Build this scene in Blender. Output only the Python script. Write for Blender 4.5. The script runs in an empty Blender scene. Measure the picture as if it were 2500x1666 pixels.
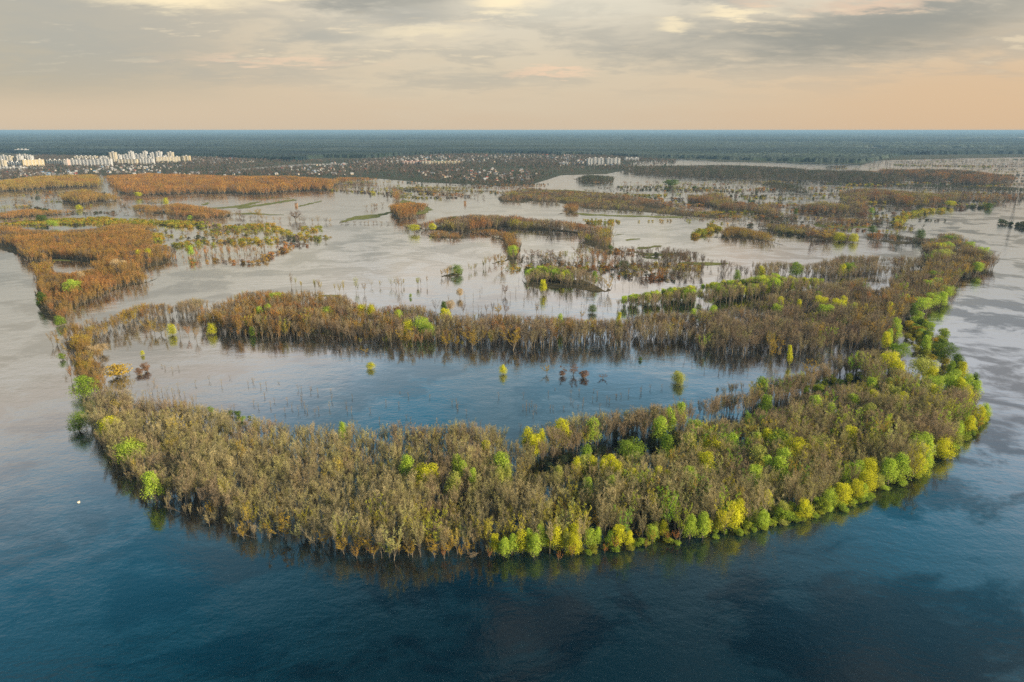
import bpy, math, random
import numpy as np
from math import radians as R, sin, cos, pi, tan, atan

# ------------------------------------------------------------------ camera, world, sun
S = bpy.context.scene
COL = S.collection
H, F, PX, PY = 150.0, 1667.0, 1250.0, 833.0
PITCH = atan(515/1667)
SP, CP = sin(PITCH), cos(PITCH)
cam = bpy.data.objects.new('camera', bpy.data.cameras.new('camera')); COL.objects.link(cam)
cam.location = (0, 0, H); cam.rotation_euler = (pi/2-PITCH, 0, 0)
cam.data.sensor_width = 36; cam.data.lens = 36*F/2500
cam.data.clip_start = 1; cam.data.clip_end = 400000
S.camera = cam
S.view_settings.view_transform = 'Standard'; S.view_settings.look = 'None'
S.view_settings.exposure = 0.55; S.view_settings.gamma = 1
S.cycles.use_denoising = False; S.cycles.adaptive_threshold = 0.004; S.cycles.sample_clamp_indirect = 1.2; S.cycles.sample_clamp_direct = 1.6
S.cycles.max_bounces = 5; S.cycles.diffuse_bounces = 2; S.cycles.glossy_bounces = 2
S.cycles.transmission_bounces = 3; S.cycles.volume_bounces = 1; S.cycles.transparent_max_bounces = 4
SUN_EL, SUN_AZ = 20, 110        # azimuth clockwise from the viewing direction: low, to the right and a little behind

class V:                         # tiny expression builder over Math nodes
    nt = None
    def __init__(s, k): s.k = k
    @staticmethod
    def op(o, *a, clamp=False):
        n = V.nt.nodes.new('ShaderNodeMath'); n.operation = o; n.use_clamp = clamp
        for i, x in enumerate(a):
            if isinstance(x, V): V.nt.links.new(x.k, n.inputs[i])
            else: n.inputs[i].default_value = x
        return V(n.outputs[0])
    def __add__(s, o): return V.op('ADD', s, o)
    def __sub__(s, o): return V.op('SUBTRACT', s, o)
    def __mul__(s, o): return V.op('MULTIPLY', s, o)
    def __truediv__(s, o): return V.op('DIVIDE', s, o)
    def clamp(s): return V.op('ADD', s, 0.0, clamp=True)
def smooth(x, a, b):             # 0 below a, 1 above b
    n = V.nt.nodes.new('ShaderNodeMapRange'); n.interpolation_type = 'SMOOTHSTEP'
    V.nt.links.new(x.k, n.inputs[0]); n.inputs[1].default_value = a; n.inputs[2].default_value = b
    return V(n.outputs[0])
def mixc(f, a, b, mode='MIX'):
    n = V.nt.nodes.new('ShaderNodeMix'); n.data_type = 'RGBA'; n.blend_type = mode
    for i, x in ((0, f), (6, a), (7, b)):
        if isinstance(x, V): x = x.k
        if isinstance(x, bpy.types.NodeSocket): V.nt.links.new(x, n.inputs[i])
        else: n.inputs[i].default_value = x if i == 0 else (*x, 1)
    return n.outputs[2]
def noise(vec, scale, detail=4, rough=0.5, dist=0.0):
    n = V.nt.nodes.new('ShaderNodeTexNoise'); n.inputs['Scale'].default_value = scale
    n.inputs['Detail'].default_value = detail; n.inputs['Roughness'].default_value = rough
    n.inputs['Distortion'].default_value = dist
    if vec is not None: V.nt.links.new(vec, n.inputs['Vector'])
    return V(n.outputs[0])
def comb(x, y, z=0.0):
    n = V.nt.nodes.new('ShaderNodeCombineXYZ')
    for i, q in enumerate((x, y, z)):
        if isinstance(q, V): V.nt.links.new(q.k, n.inputs[i])
        else: n.inputs[i].default_value = q
    return n.outputs[0]
def ramp(x, stops):
    n = V.nt.nodes.new('ShaderNodeValToRGB'); V.nt.links.new(x.k, n.inputs[0])
    e = n.color_ramp.elements
    while len(e) < len(stops): e.new(0.5)
    for q, (p, c) in zip(e, stops): q.position = p; q.color = (*c, 1)
    return n.outputs[0]

w = bpy.data.worlds.new('World'); S.world = w; w.use_nodes = True
V.nt = w.node_tree
bg = V.nt.nodes['Background']
sky = V.nt.nodes.new('ShaderNodeTexSky'); sky.sky_type = 'NISHITA'; sky.sun_disc = False
sky.sun_elevation = R(SUN_EL); sky.sun_rotation = R(SUN_AZ); sky.air_density = 1.2; sky.dust_density = 2
tc = V.nt.nodes.new('ShaderNodeTexCoord'); sx = V.nt.nodes.new('ShaderNodeSeparateXYZ')
V.nt.links.new(tc.outputs['Generated'], sx.inputs[0])
X, Y, Z = (V(sx.outputs[i]) for i in range(3))
el = V.op('ARCSINE', Z)*57.2958
az = V.op('ARCTAN2', X, Y)*57.2958
zz = V.op('MAXIMUM', Z, 0.0)+0.13
n_big = noise(comb(X/zz, Y/zz, 0.0), 0.75, 5, 0.55, 0.3)
n_mid = noise(comb(X/zz, Y/zz*1.2, 2.0), 2.4, 7, 0.6, 0.25)
n_fin = noise(comb(X/zz*0.9, Y/zz*1.6, 3.3), 6.0, 7, 0.62, 0.2)
le = el + (n_big-0.5)*7.0 - smooth(az*-1.0, 6, 30)*6.0 - smooth(az, 16, 40)*3.0
base = ramp(V.op('MAXIMUM', le/90.0, 0.0), [(0.0, (.48, .385, .28)), (.05, (.49, .415, .31)), (.102, (.53, .475, .375)),
      (.125, (.84, .71, .57)), (.165, (.74, .69, .66)), (.205, (.34, .54, .70)), (.255, (.05, .32, .50)), (.34, (.002, .16, .27)), (.42, (.0, .048, .085)), (.55, (.001, .018, .045)), (.66, (.20, .22, .24)), (1.0, (.25, .27, .31))])
warm = smooth(az, 4, 36)*(V.op('SUBTRACT', 1.0, smooth(el, 2.5, 7.5)))
base = mixc(warm*0.62, base, (.53, .35, .205))
left = smooth(az*-1.0, 14, 36)*smooth(el, 0.8, 3.5)*V.op('SUBTRACT', 1.0, smooth(el, 9, 14))
base = mixc(left*0.55, base, (.25, .245, .20))
vis = smooth(el, 1.6, 4.8)
shade = smooth(n_mid*0.62+n_big*0.45, 0.485, 0.60)*vis
base = mixc(shade*0.46, base, (.30, .285, .25))
lit = smooth(n_mid*0.5+n_fin*0.5, 0.545, 0.64)*smooth(el, 2.6, 6.0)*V.op('SUBTRACT', 1.0, smooth(el, 13, 20))
base = mixc(lit*0.55, base, (.66, .54, .37))
def blob(b0, u, v, hw, hh, k, colr, soft=0.9):
    """a cloud seen at a bearing and a height above the horizon, its edge torn by the noise"""
    a0 = math.degrees(math.atan2((u-PX)/F, CP+(PY-v)/F*SP)); e0 = (318-v)*0.0325
    p = (az-a0+(n_mid-0.5)*hw*.05)/(hw*0.031); q = (el-e0+(n_fin-0.5)*2.2+(n_mid-0.5)*1.6)/(hh*0.0325)
    m_ = V.op('SUBTRACT', 1.0, smooth(V.op('SQRT', p*p+q*q), 1.0-soft, 1.0+soft*0.25))
    return mixc(m_*k, b0, colr)
dim = smooth(az, 12, 30)*smooth(el, 8.5, 12)*V.op('SUBTRACT', 1.0, smooth(el, 20, 27))
base = mixc(dim*0.7, base, (.33, .36, .42))
DK, MD, LT, PK = (.20, .198, .18), (.29, .28, .25), (.80, .66, .42), (.66, .46, .32)
for c in ((2030, 128, 420, 58, .85, DK), (2280, 92, 260, 40, .75, DK), (1640, 120, 360, 60, .45, MD), (130, 120, 330, 130, .5, MD), (480, 8, 240, 34, .8, DK), (860, 34, 290, 34, .75, DK), (790, 118, 130, 24, .6, MD),
          (1020, 62, 120, 24, .6, MD), (1180, 8, 130, 20, .7, MD), (1740, 36, 180, 20, .7, MD), (2070, 16, 160, 26, .7, MD), (560, 190, 300, 30, .35, MD), (1150, 205, 300, 22, .3, MD), (330, 150, 220, 26, .4, MD),
          (400, 48, 190, 34, .85, LT), (560, 30, 120, 18, .7, LT), (680, 36, 110, 14, .7, LT), (1230, 34, 110, 26, .9, LT), (960, 8, 90, 12, .8, LT), (1420, 46, 260, 40, .45, (.56, .52, .42)), (1905, 20, 170, 32, .9, PK), (1790, 64, 100, 14, .7, LT),
          (1340, 186, 120, 12, .7, PK), (1640, 90, 60, 16, .6, LT), (2420, 8, 110, 22, .9, LT), (2150, 66, 170, 14, .6, PK), (1020, 100, 150, 20, .35, LT), (680, 168, 260, 12, .5, PK)):
    base = blob(base, *c)
nis = mixc(1.0, sky.outputs[0], (.10, .10, .10), 'MULTIPLY')
V.nt.links.new(mixc(0.90, nis, base), bg.inputs['Color']); bg.inputs['Strength'].default_value = 1.0

sd = bpy.data.lights.new('sun', 'SUN'); sd.energy = 5.0; sd.angle = R(0.6); sd.color = (1.0, .80, .56)
sun = bpy.data.objects.new('sun', sd); COL.objects.link(sun); sun.location = (300, -300, 400)
sun.rotation_euler = (pi/2-R(SUN_EL), 0, pi-R(SUN_AZ))

# ------------------------------------------------------------------ helpers
rnd = random.Random(7); rng = np.random.default_rng(7)
TILE = {0: (0, 0, 1), 1: (0, 300, 2.8), 2: (830, 300, 2.8), 3: (1660, 300, 2.8), 4: (0, 800, 2.8), 5: (830, 800, 2.613), 6: (1660, 800, 2.8)}
def T(t, pts):
    ox, oy, s = TILE[t]; return [(ox+x/s, oy+y/s) for x, y in pts]
def at(u, v, h=0.0):             # the point of the level z = h that a direction of view meets
    a = (u-PX)/F; b = (PY-v)/F
    d = np.array([a, CP+b*SP, -SP+b*CP]); k = (h-H)/d[2]
    return d[0]*k, d[1]*k
def proj(x, y, z=0.0):
    dz = z-H; zc = y*CP-dz*SP; return PX+F*x/zc, PY-F*(y*SP+dz*CP)/zc, zc
def inside(px, py, poly):
    n = len(poly); r = np.zeros(px.shape, bool); j = n-1
    for i in range(n):
        xi, yi = poly[i]; xj, yj = poly[j]
        if yi != yj:
            r ^= ((yi > py) != (yj > py)) & (px < (xj-xi)*(py-yi)/(yj-yi)+xi)
        j = i
    return r
def tag(o, label=None, cat=None, group=None, kind=None):
    if label: o['label'] = label
    if cat: o['category'] = cat
    if group: o['group'] = group
    if kind: o['kind'] = kind
    return o
def mesh(name, verts, faces, mats, mi=None, smoothf=False):
    m = bpy.data.meshes.new(name); m.from_pydata([tuple(map(float, v)) for v in verts], [], [tuple(f) for f in faces])
    for q in mats: m.materials.append(q)
    if mi is not None: m.polygons.foreach_set('material_index', np.asarray(mi, dtype=np.int32))
    if smoothf: m.polygons.foreach_set('use_smooth', np.ones(len(m.polygons), bool))
    m.update(); return m
def obj(name, me, parent=None, loc=(0, 0, 0), rz=0.0):
    o = bpy.data.objects.new(name, me); COL.objects.link(o); o.parent = parent
    o.location = loc; o.rotation_euler = (0, 0, rz); return o

def newmat(name):
    m = bpy.data.materials.new(name); m.use_nodes = True; V.nt = m.node_tree
    b = m.node_tree.nodes['Principled BSDF']; b.inputs['Roughness'].default_value = 0.9
    b.inputs['Specular IOR Level'].default_value = 0.15
    return m, b
def tintnode():
    n = V.nt.nodes.new('ShaderNodeAttribute'); n.attribute_type = 'INSTANCER'; n.attribute_name = 'tint'; return n.outputs['Color']
def objco():
    return V.nt.nodes.new('ShaderNodeTexCoord').outputs['Object']

def plantmat(name, mul, transl=0.0, var=0.5, scale=0.5):
    m, b = newmat(name)
    n = noise(objco(), scale, 3, 0.6)
    c = mixc(1.0, tintnode(), (mul, mul, mul), 'MULTIPLY')
    f = n*(2.0*var)+(1.0-var)
    c = mixc(1.0, c, comb(f, f, f), 'MULTIPLY')
    V.nt.links.new(c, b.inputs['Base Color'])
    if transl:
        t = V.nt.nodes.new('ShaderNodeBsdfTranslucent'); V.nt.links.new(c, t.inputs[0])
        mx = V.nt.nodes.new('ShaderNodeMixShader'); mx.inputs[0].default_value = transl
        V.nt.links.new(b.outputs[0], mx.inputs[1]); V.nt.links.new(t.outputs[0], mx.inputs[2])
        V.nt.links.new(mx.outputs[0], V.nt.nodes['Material Output'].inputs[0])
    return m
M_leaf = plantmat('young_leaves', 1.0, 0.4, 0.45, 0.35)
M_twig = plantmat('budding_twigs', 1.0, 0.2, 0.35, 0.4)
M_bark, b = newmat('bark')
V.nt.links.new(mixc(noise(objco(), 1.5, 4), (.11, .095, .07), (.30, .26, .19)), b.inputs['Base Color'])

def simple(name, c1, c2, scale, detail=5, stretch=(1, 1, 1)):
    m, b = newmat(name)
    mp = V.nt.nodes.new('ShaderNodeMapping'); mp.inputs['Scale'].default_value = stretch
    V.nt.links.new(objco(), mp.inputs[0])
    f = smooth(noise(mp.outputs[0], scale, detail, 0.6), 0.35, 0.65)
    V.nt.links.new(mixc(f, c1, c2), b.inputs['Base Color']); return m
M_grass = simple('short_grass', (.13, .15, .04), (.21, .22, .06), 0.05)

# ------------------------------------------------------------------ water, land
m, b = newmat('river_water')
co = objco(); sp = V.nt.nodes.new('ShaderNodeSeparateXYZ'); V.nt.links.new(co, sp.inputs[0])
xw, yw = V(sp.outputs[0]), V(sp.outputs[1])
wr = noise(co, 0.006, 3, 0.5)
flow = comb(xw*0.45+wr*70.0, yw+wr*130.0, 0.0)
p1 = noise(comb(xw*0.75+wr*60.0, yw*0.9+noise(co, 0.011, 2)*40.0, 2.0), 0.021, 8, 0.66, 0.35)
p2 = noise(flow, 0.0028, 4, 0.5, 0.6)
patch = smooth(p1*0.9+p2*0.14, 0.46, 0.56)
wc = mixc(patch, (.0, .006, .012), (.0005, .016, .026)); nt = V.nt
right = smooth(xw-yw*0.35, -40, 160)
rip = noise(comb(xw*0.8+yw*0.25, yw-xw*0.2, 0.0), 0.50, 3, 0.6)
rip2 = noise(comb(xw, yw*1.5, 5.0), 0.07, 3, 0.5)
bp = nt.nodes.new('ShaderNodeBump'); bp.inputs['Distance'].default_value = 1.0
bs = patch*0.05+0.05; nt.links.new(bs.k, bp.inputs['Strength'])
nt.links.new((rip*0.8+rip2*2.2).k, bp.inputs['Height'])
fr = nt.nodes.new('ShaderNodeFresnel'); fr.inputs['IOR'].default_value = 1.33
refl = V.op('SUBTRACT', 1.0, V.op('POWER', V.op('SUBTRACT', 1.0, V(fr.outputs[0])), 5.6))*((patch-0.5)*(right*0.55+0.18)+1.0)
refl = refl.clamp()
gl = nt.nodes.new('ShaderNodeBsdfGlossy'); rg = patch*0.07+0.06; nt.links.new(rg.k, gl.inputs['Roughness']); nt.links.new(bp.outputs[0], gl.inputs['Normal'])
df = nt.nodes.new('ShaderNodeBsdfDiffuse'); nt.links.new(wc, df.inputs[0])
mx = nt.nodes.new('ShaderNodeMixShader'); nt.links.new(refl.k, mx.inputs[0]); nt.links.new(df.outputs[0], mx.inputs[1]); nt.links.new(gl.outputs[0], mx.inputs[2])
nt.links.new(mx.outputs[0], nt.nodes['Material Output'].inputs[0]); nt.nodes.remove(b)
M_water = m
E = 150000
water = obj('water', mesh('water', [(-E, -3000, 0), (E, -3000, 0), (E, E, 0), (-E, E, 0)], [(0, 1, 2, 3)], [M_water]))
tag(water, 'dark blue river and pale flood water around the woods', kind='structure')

m, b = newmat('open_land')
co = objco(); a = smooth(noise(co, 0.0016, 5, 0.6), 0.40, 0.62); c = smooth(noise(co, 0.012, 4), 0.4, 0.6)
g = mixc(c, (.055, .065, .025), (.085, .075, .045)); g = mixc(a*0.7, g, (.04, .055, .03))
V.nt.links.new(g, b.inputs['Base Color']); M_land = m
shore = [(-2600, 452), (-300, 440), (0, 437), (240, 433), (246, 425), (255, 433), (560, 436), (820, 437), (919, 436), (1040, 446), (1190, 452),
         (1240, 456), (1300, 450), (1345, 436), (1370, 428), (1480, 425), (1520, 417), (1545, 396), (1660, 388), (1760, 395),
         (1900, 397), (2020, 400), (2110, 402), (2130, 392), (2500, 384), (5200, 384)]
pts = [at(*p) for p in shore]
from mathutils.geometry import tessellate_polygon
from mathutils import Vector
def sheet(name, pts2, z, mat):
    vs = [Vector((x, y, z)) for x, y in pts2]
    tr = tessellate_polygon([vs])
    fs = []
    for t in tr:
        p, q, r = (vs[i] for i in t)
        fs.append(t if (q-p).cross(r-p).z > 0 else t[::-1])
    return obj(name, mesh(name, vs, fs, [mat]))
land = sheet('ground', pts+[(E, E), (-E, E)], 0.35, M_land)
tag(land, 'low flat land beyond the flood', kind='structure')

def sheets(name, polys, z, mat, label, cat, kind=None, rag=0):
    vs, fs = [], []
    for pl_ in polys:
        v = [Vector((*at(*p), z)) for p in pl_]
        if rag:
            q = []
            for a, c in zip(v, v[1:]+v[:1]):
                n = max(1, int((c-a).length/9)); nr = Vector((-(c-a).y, (c-a).x, 0)).normalized()
                q += [a+(c-a)*((i+.0)/n)+nr*(rnd.uniform(-1, 1)*rag*min(1, (c-a).length/25) if i else 0) for i in range(n)]
            v = q
        for t in tessellate_polygon([v]):
            p, q, r = (v[i] for i in t)
            tt = t if (q-p).cross(r-p).z > 0 else t[::-1]
            fs.append([i+len(vs) for i in tt])
        vs += v
    return tag(obj(name, mesh(name, vs, fs, [mat])), label, cat, kind=kind)
# flooded channels and ponds lying in the land
m, b = newmat('still_water'); b.inputs['Base Color'].default_value = (.02, .03, .035, 1); b.inputs['Roughness'].default_value = .12
b.inputs['IOR'].default_value = 1.5; b.inputs['Specular IOR Level'].default_value = .8
ch = [T(1, [(1460, 332), (1800, 303), (2060, 283), (2380, 279), (2380, 286), (2080, 292), (1850, 311), (1560, 338)]),
      T(1, [(1400, 338), (1560, 322), (1560, 326), (1450, 343)]), T(3, [(970, 143), (1040, 138), (1115, 141), (1040, 147)]),
      T(3, [(1165, 178), (1290, 170), (1330, 163), (1400, 178), (1700, 182), (2030, 174), (2035, 178), (1800, 192), (1500, 186), (1280, 183)]),
      T(3, [(1530, 134), (1620, 131), (1710, 133), (1620, 138)]), T(3, [(2300, 104), (2352, 98), (2600, 98), (2600, 108), (2352, 108)]),
      T(3, [(2160, 178), (2240, 174), (2240, 182), (2160, 183)]), T(1, [(1560, 122), (1900, 120), (1900, 124), (1600, 126)])]
sheets('pond', ch, 0.7, m, 'pale narrow flood channels lying in the far land', None, 'structure')

# ------------------------------------------------------------------ tree shapes
def seg_arrays(segs, sides=3):
    vs, fs = [], []
    for p0, p1, r0, r1 in segs:
        p0 = np.array(p0); p1 = np.array(p1); d = p1-p0; L = np.linalg.norm(d)+1e-9; d /= L
        a = np.cross(d, (0.3, 0.9, 0.1)); a /= np.linalg.norm(a)+1e-9; c = np.cross(d, a); k = len(vs)
        for i in range(sides):
            t = 2*pi*i/sides; o = a*cos(t)+c*sin(t); vs.append(p0+o*r0); vs.append(p1+o*r1)
        for i in range(sides):
            j = (i+1) % sides; fs.append((k+2*i, k+2*j, k+2*j+1, k+2*i+1))
    return vs, fs
def blade(vs, fs, p, d, L, wd, g):
    d = np.array(d)/ (np.linalg.norm(d)+1e-9); a = np.cross(d, g.normal(size=3)); a /= np.linalg.norm(a)+1e-9
    k = len(vs); vs += [p-a*wd/2, p+a*wd/2, p+d*L]; fs.append((k, k+1, k+2))
def bare(seed, h=14.0, leaders=4, br=7, tw=11, sub=2, wd=0.066, spread=0.33, fork=0.42, buds=0):
    g = np.random.default_rng(seed); segs = []; tv, tf = [], []
    lean = g.normal(0, 0.35, 2); z0 = h*fork*g.uniform(.8, 1.1)
    top = np.array([lean[0], lean[1], z0])
    segs += [((0, 0, -0.8), tuple(top*0.5), .21, .17), (tuple(top*0.5), tuple(top), .17, .13)]
    for q in range(leaders):
        a = 2*pi*q/leaders+g.uniform(-.5, .5); s = spread*g.uniform(.45, 1.2) if q else .08
        p = top*g.uniform(.72, 1.0); d = np.array([cos(a)*s, sin(a)*s, 1.0]); d /= np.linalg.norm(d)
        L = (h*g.uniform(.86, 1.0)-p[2])/d[2]; pts_ = [p]
        for i in range(4):
            d2 = d+np.array([g.normal(0, .07), g.normal(0, .07), .06*i]); d2 /= np.linalg.norm(d2)
            pts_.append(pts_[-1]+d2*L/4)
        rr = [.11, .085, .06, .038, .015]
        for i in range(4): segs.append((pts_[i], pts_[i+1], rr[i], rr[i+1]))
        for k in range(br):
            t = 0.15+0.85*(k+g.uniform(0, 1))/br; i = min(3, int(t*4)); f = t*4-i
            bp_ = pts_[i]*(1-f)+pts_[i+1]*f; ba = g.uniform(0, 2*pi); sl = g.uniform(.35, .95)*(1.15-.5*t)
            bd = np.array([cos(ba)*sl+cos(a)*s*.7, sin(ba)*sl+sin(a)*s*.7, 1.0]); bd /= np.linalg.norm(bd)
            bl = g.uniform(1.5, 3.0)*(1.2-.55*t); mid = bp_+bd*bl*.5; bd2 = bd+np.array([0, 0, .35]); bd2 /= np.linalg.norm(bd2)
            end = mid+bd2*bl*.5
            segs += [(bp_, mid, .04, .026), (mid, end, .026, .012)]
            for _ in range(tw):
                u = g.uniform(.1, 1.0); q0 = bp_*(1-u*2)+mid*u*2 if u < .5 else mid*(2-2*u)+end*(2*u-1)
                dd = bd2+g.normal(0, .48, 3); dd[2] = abs(dd[2])*.8+.15
                L2 = g.uniform(.7, 1.5); blade(tv, tf, q0, dd, L2, wd, g)
                dd /= np.linalg.norm(dd)
                for _ in range(sub):
                    blade(tv, tf, q0+dd*L2*g.uniform(.3, .8), dd+g.normal(0, .45, 3), g.uniform(.4, .9), wd*.8, g)
                for _ in range(buds):
                    blade(tv, tf, q0+dd*L2*g.uniform(.3, 1.), g.normal(size=3), .3, .26, g)
    return seg_arrays(segs, 4), (tv, tf)
def leafy(seed, h=12.0, rx=3.6, z0=0.28, lobes=13, leaves=3400, ls=0.40, trunks=1, style='round'):
    g = np.random.default_rng(seed); segs = []; cz = h*(1+z0)/2; rz = h*(1-z0)/2
    L = []
    for i in range(lobes):
        t = (i+.5)/lobes; zz_ = (t*2-1)*.72; a = i*2.4+g.uniform(-.4, .4)
        prof = math.sqrt(max(0, 1-zz_*zz_)) if style == 'round' else (1-.62*t) if style == 'cone' else (1.0-.5*t**2)
        if style == 'dome': zz_ = -.80+1.5*t**1.25
        rad = g.uniform(.35, .62)*prof; s = g.uniform(.26, .52)*(.65+.5*prof)
        L.append((np.array([cos(a)*rad*rx, sin(a)*rad*rx, cz+zz_*rz]), np.array([s*rx*1.1, s*rx*1.1, s*rz*.95])))
    for k in range(trunks):
        o = np.array([g.normal(0, .3*trunks-.2), g.normal(0, .3*trunks-.2), 0]); tp = np.array([o[0]*1.5, o[1]*1.5, h*(z0+.12)])
        segs += [(o+(0, 0, -.8), tp, .26 if trunks == 1 else .14, .13)]
    for c_, s_ in L:
        tp = np.array([0, 0, h*(z0+g.uniform(.0, .12))]); mid = (tp+c_)/2+np.array([0, 0, -.3]); segs += [(tp, mid, .11, .08), (mid, c_, .08, .03)]
    n = leaves; li = g.integers(0, len(L), n)
    C = np.array([L[i][0] for i in li]); Sx = np.array([L[i][1] for i in li])
    d = g.normal(size=(n, 3)); d /= np.linalg.norm(d, axis=1)[:, None]; d[:, 2] = np.where(g.random(n) < .45, np.abs(d[:, 2]), d[:, 2])
    P = C+d*Sx*(g.uniform(.35, 1.22, n)**.7)[:, None]
    nrm = d+g.normal(0, .6, (n, 3)); nrm /= np.linalg.norm(nrm, axis=1)[:, None]
    a = np.cross(nrm, g.normal(size=(n, 3))); a /= np.linalg.norm(a, axis=1)[:, None]; b_ = np.cross(nrm, a)
    sz = (ls*g.uniform(.55, 1.25, n))[:, None]
    Q = np.stack([P-a*sz*.5, P+b_*sz*.32, P+a*sz*.5, P-b_*sz*.32], 1).reshape(-1, 3)
    return seg_arrays(segs, 5), (list(Q), [(4*i, 4*i+1, 4*i+2, 4*i+3) for i in range(n)])

PROTO = bpy.data.collections.new('tree_shapes'); order = []
KINDS = {}
def proto(kind, sh, leafm, keep=False):
    (av, af), (bv, bf) = sh
    k = len(order); nm = 'shape_%03d' % k
    me = mesh(nm, list(av)+list(bv), list(af)+[[i+len(av) for i in f] for f in bf], [M_bark, leafm], [0]*len(af)+[1]*len(bf))
    o = bpy.data.objects.new(nm, me); PROTO.objects.link(o); order.append(nm)
    parts = (mesh(kind+'_trunk', av, af, [M_bark]), mesh(kind+'_crown', bv, bf, [leafm])) if keep else None
    KINDS.setdefault(kind, []).append((k, parts, me))
for s_ in range(5): proto('bare', bare(10+s_, leaders=4+s_ % 3, br=9, tw=12, spread=(.30, .40, .34, .48, .38)[s_], fork=(.30, .24, .36, .2, .3)[s_]), M_twig, True)
for s_ in range(2): proto('bare', bare(20+s_, h=14, leaders=4, br=8, spread=.24, fork=.3), M_twig, True)
for s_ in range(3): proto('bud', bare(30+s_, leaders=5, br=8, tw=8, sub=1, buds=4, spread=.45, fork=.16), M_leaf, True)
for s_ in range(4): proto('barefar', bare(40+s_, leaders=6, br=8, tw=5, sub=0, wd=.30, spread=.46, fork=.07), M_twig)
for s_ in range(3): proto('leafy', leafy(50+s_, rx=3.4+.5*s_, z0=.22), M_leaf, True)
for s_ in range(2): proto('poplar', leafy(60+s_, h=13, rx=2.9, z0=.08, lobes=17, leaves=3400, style='cone'), M_leaf, True)
for s_ in range(3): proto('willow', leafy(65+s_, h=12, rx=4.1, z0=.03, lobes=20, leaves=4200, style='dome'), M_leaf, True)
for s_ in range(3): proto('bush', leafy(70+s_, h=4, rx=3.0, z0=.02, lobes=8, leaves=1200, ls=.42, trunks=3), M_leaf, True)
for s_ in range(2): proto('leafyfar', leafy(80+s_, h=12, rx=4.2, z0=.12, lobes=9, leaves=420, ls=1.1), M_leaf)
for s_ in range(2): proto('bushfar', leafy(90+s_, h=3, rx=3.6, z0=.0, lobes=6, leaves=220, ls=.8, trunks=2), M_leaf)
for s_ in range(3): proto('sapling', bare(95+s_, h=14, leaders=2, br=8, tw=3, sub=0, wd=.14, spread=.12, fork=.12), M_twig, True)

def gn_group():
    ng = bpy.data.node_groups.new('scatter', 'GeometryNodeTree')
    ng.interface.new_socket('Geometry', in_out='INPUT', socket_type='NodeSocketGeometry')
    ng.interface.new_socket('Geometry', in_out='OUTPUT', socket_type='NodeSocketGeometry')
    N = ng.nodes.new; L = ng.links.new
    gi, go, ip, ci = N('NodeGroupInput'), N('NodeGroupOutput'), N('GeometryNodeInstanceOnPoints'), N('GeometryNodeCollectionInfo')
    ci.inputs['Collection'].default_value = PROTO; ci.inputs['Separate Children'].default_value = True; ci.inputs['Reset Children'].default_value = True
    def na(name, ty):
        n = N('GeometryNodeInputNamedAttribute'); n.data_type = ty; n.inputs[0].default_value = name
        return n.outputs[0]
    L(gi.outputs[0], ip.inputs['Points']); L(ci.outputs[0], ip.inputs['Instance']); ip.inputs['Pick Instance'].default_value = True
    L(na('idx', 'INT'), ip.inputs['Instance Index']); L(na('rot', 'FLOAT_VECTOR'), ip.inputs['Rotation']); L(na('scl', 'FLOAT_VECTOR'), ip.inputs['Scale'])
    L(ip.outputs[0], go.inputs[0]); return ng
NG = gn_group()
def scatter(name, rows, label, cat):
    """rows: (x, y, z, rx, ry, rz, sxy, sz, idx, r, g, b)"""
    if not len(rows): return
    A = np.array(rows, dtype=np.float64); m = bpy.data.meshes.new(name); n = len(A); m.vertices.add(n)
    m.vertices.foreach_set('co', A[:, :3].ravel())
    def at_(nm, ty, key, val): a = m.attributes.new(nm, ty, 'POINT'); a.data.foreach_set(key, np.ascontiguousarray(val).ravel())
    at_('rot', 'FLOAT_VECTOR', 'vector', A[:, 3:6]); at_('scl', 'FLOAT_VECTOR', 'vector', A[:, [6, 6, 7]])
    at_('idx', 'INT', 'value', A[:, 8].astype(np.int32)); at_('tint', 'FLOAT_COLOR', 'color', np.c_[A[:, 9:12], np.ones(n)])
    o = obj(name, m); md = o.modifiers.new('scatter', 'NODES'); md.node_group = NG
    return tag(o, label, cat, kind='stuff')

# ------------------------------------------------------------------ where the woods stand
PAL = {
 'olive': [(.44, .385, .19), (.52, .45, .23), (.38, .34, .18), (.46, .43, .17), (.43, .35, .19)],
 'brown': [(.37, .29, .19), (.41, .32, .19), (.30, .25, .17), (.38, .33, .17)],
 'amber': [(.50, .40, .07), (.44, .40, .06), (.54, .44, .09)],
 'rust': [(.44, .21, .06), (.38, .18, .06), (.50, .27, .07), (.33, .21, .06), (.42, .27, .05)],  # russet buds; on the left woods warm sunlight is painted in too
 'orange': [(.50, .23, .05), (.42, .19, .05), (.58, .33, .06), (.36, .20, .05)],  # orange sunlight falling on the left woods, put into the twig colour
 'gold': [(.50, .34, .05), (.42, .27, .05), (.38, .31, .05), (.45, .32, .08)],  # budding gold; the far left wood carries its sunlight in this tint
 'grey': [(.21, .16, .13), (.25, .18, .13), (.18, .15, .12)],
 'dark': [(.07, .10, .045), (.09, .10, .05), (.11, .095, .06), (.06, .09, .05)],
 'bush': [(.40, .40, .05), (.46, .38, .05), (.30, .33, .04), (.48, .33, .05)],
 'limeb': [(.52, .62, .07), (.44, .58, .06), (.58, .60, .07), (.36, .50, .06)],
 'lime': [(.36, .44, .05), (.30, .42, .05), (.42, .44, .06), (.24, .35, .06)],
}
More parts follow.
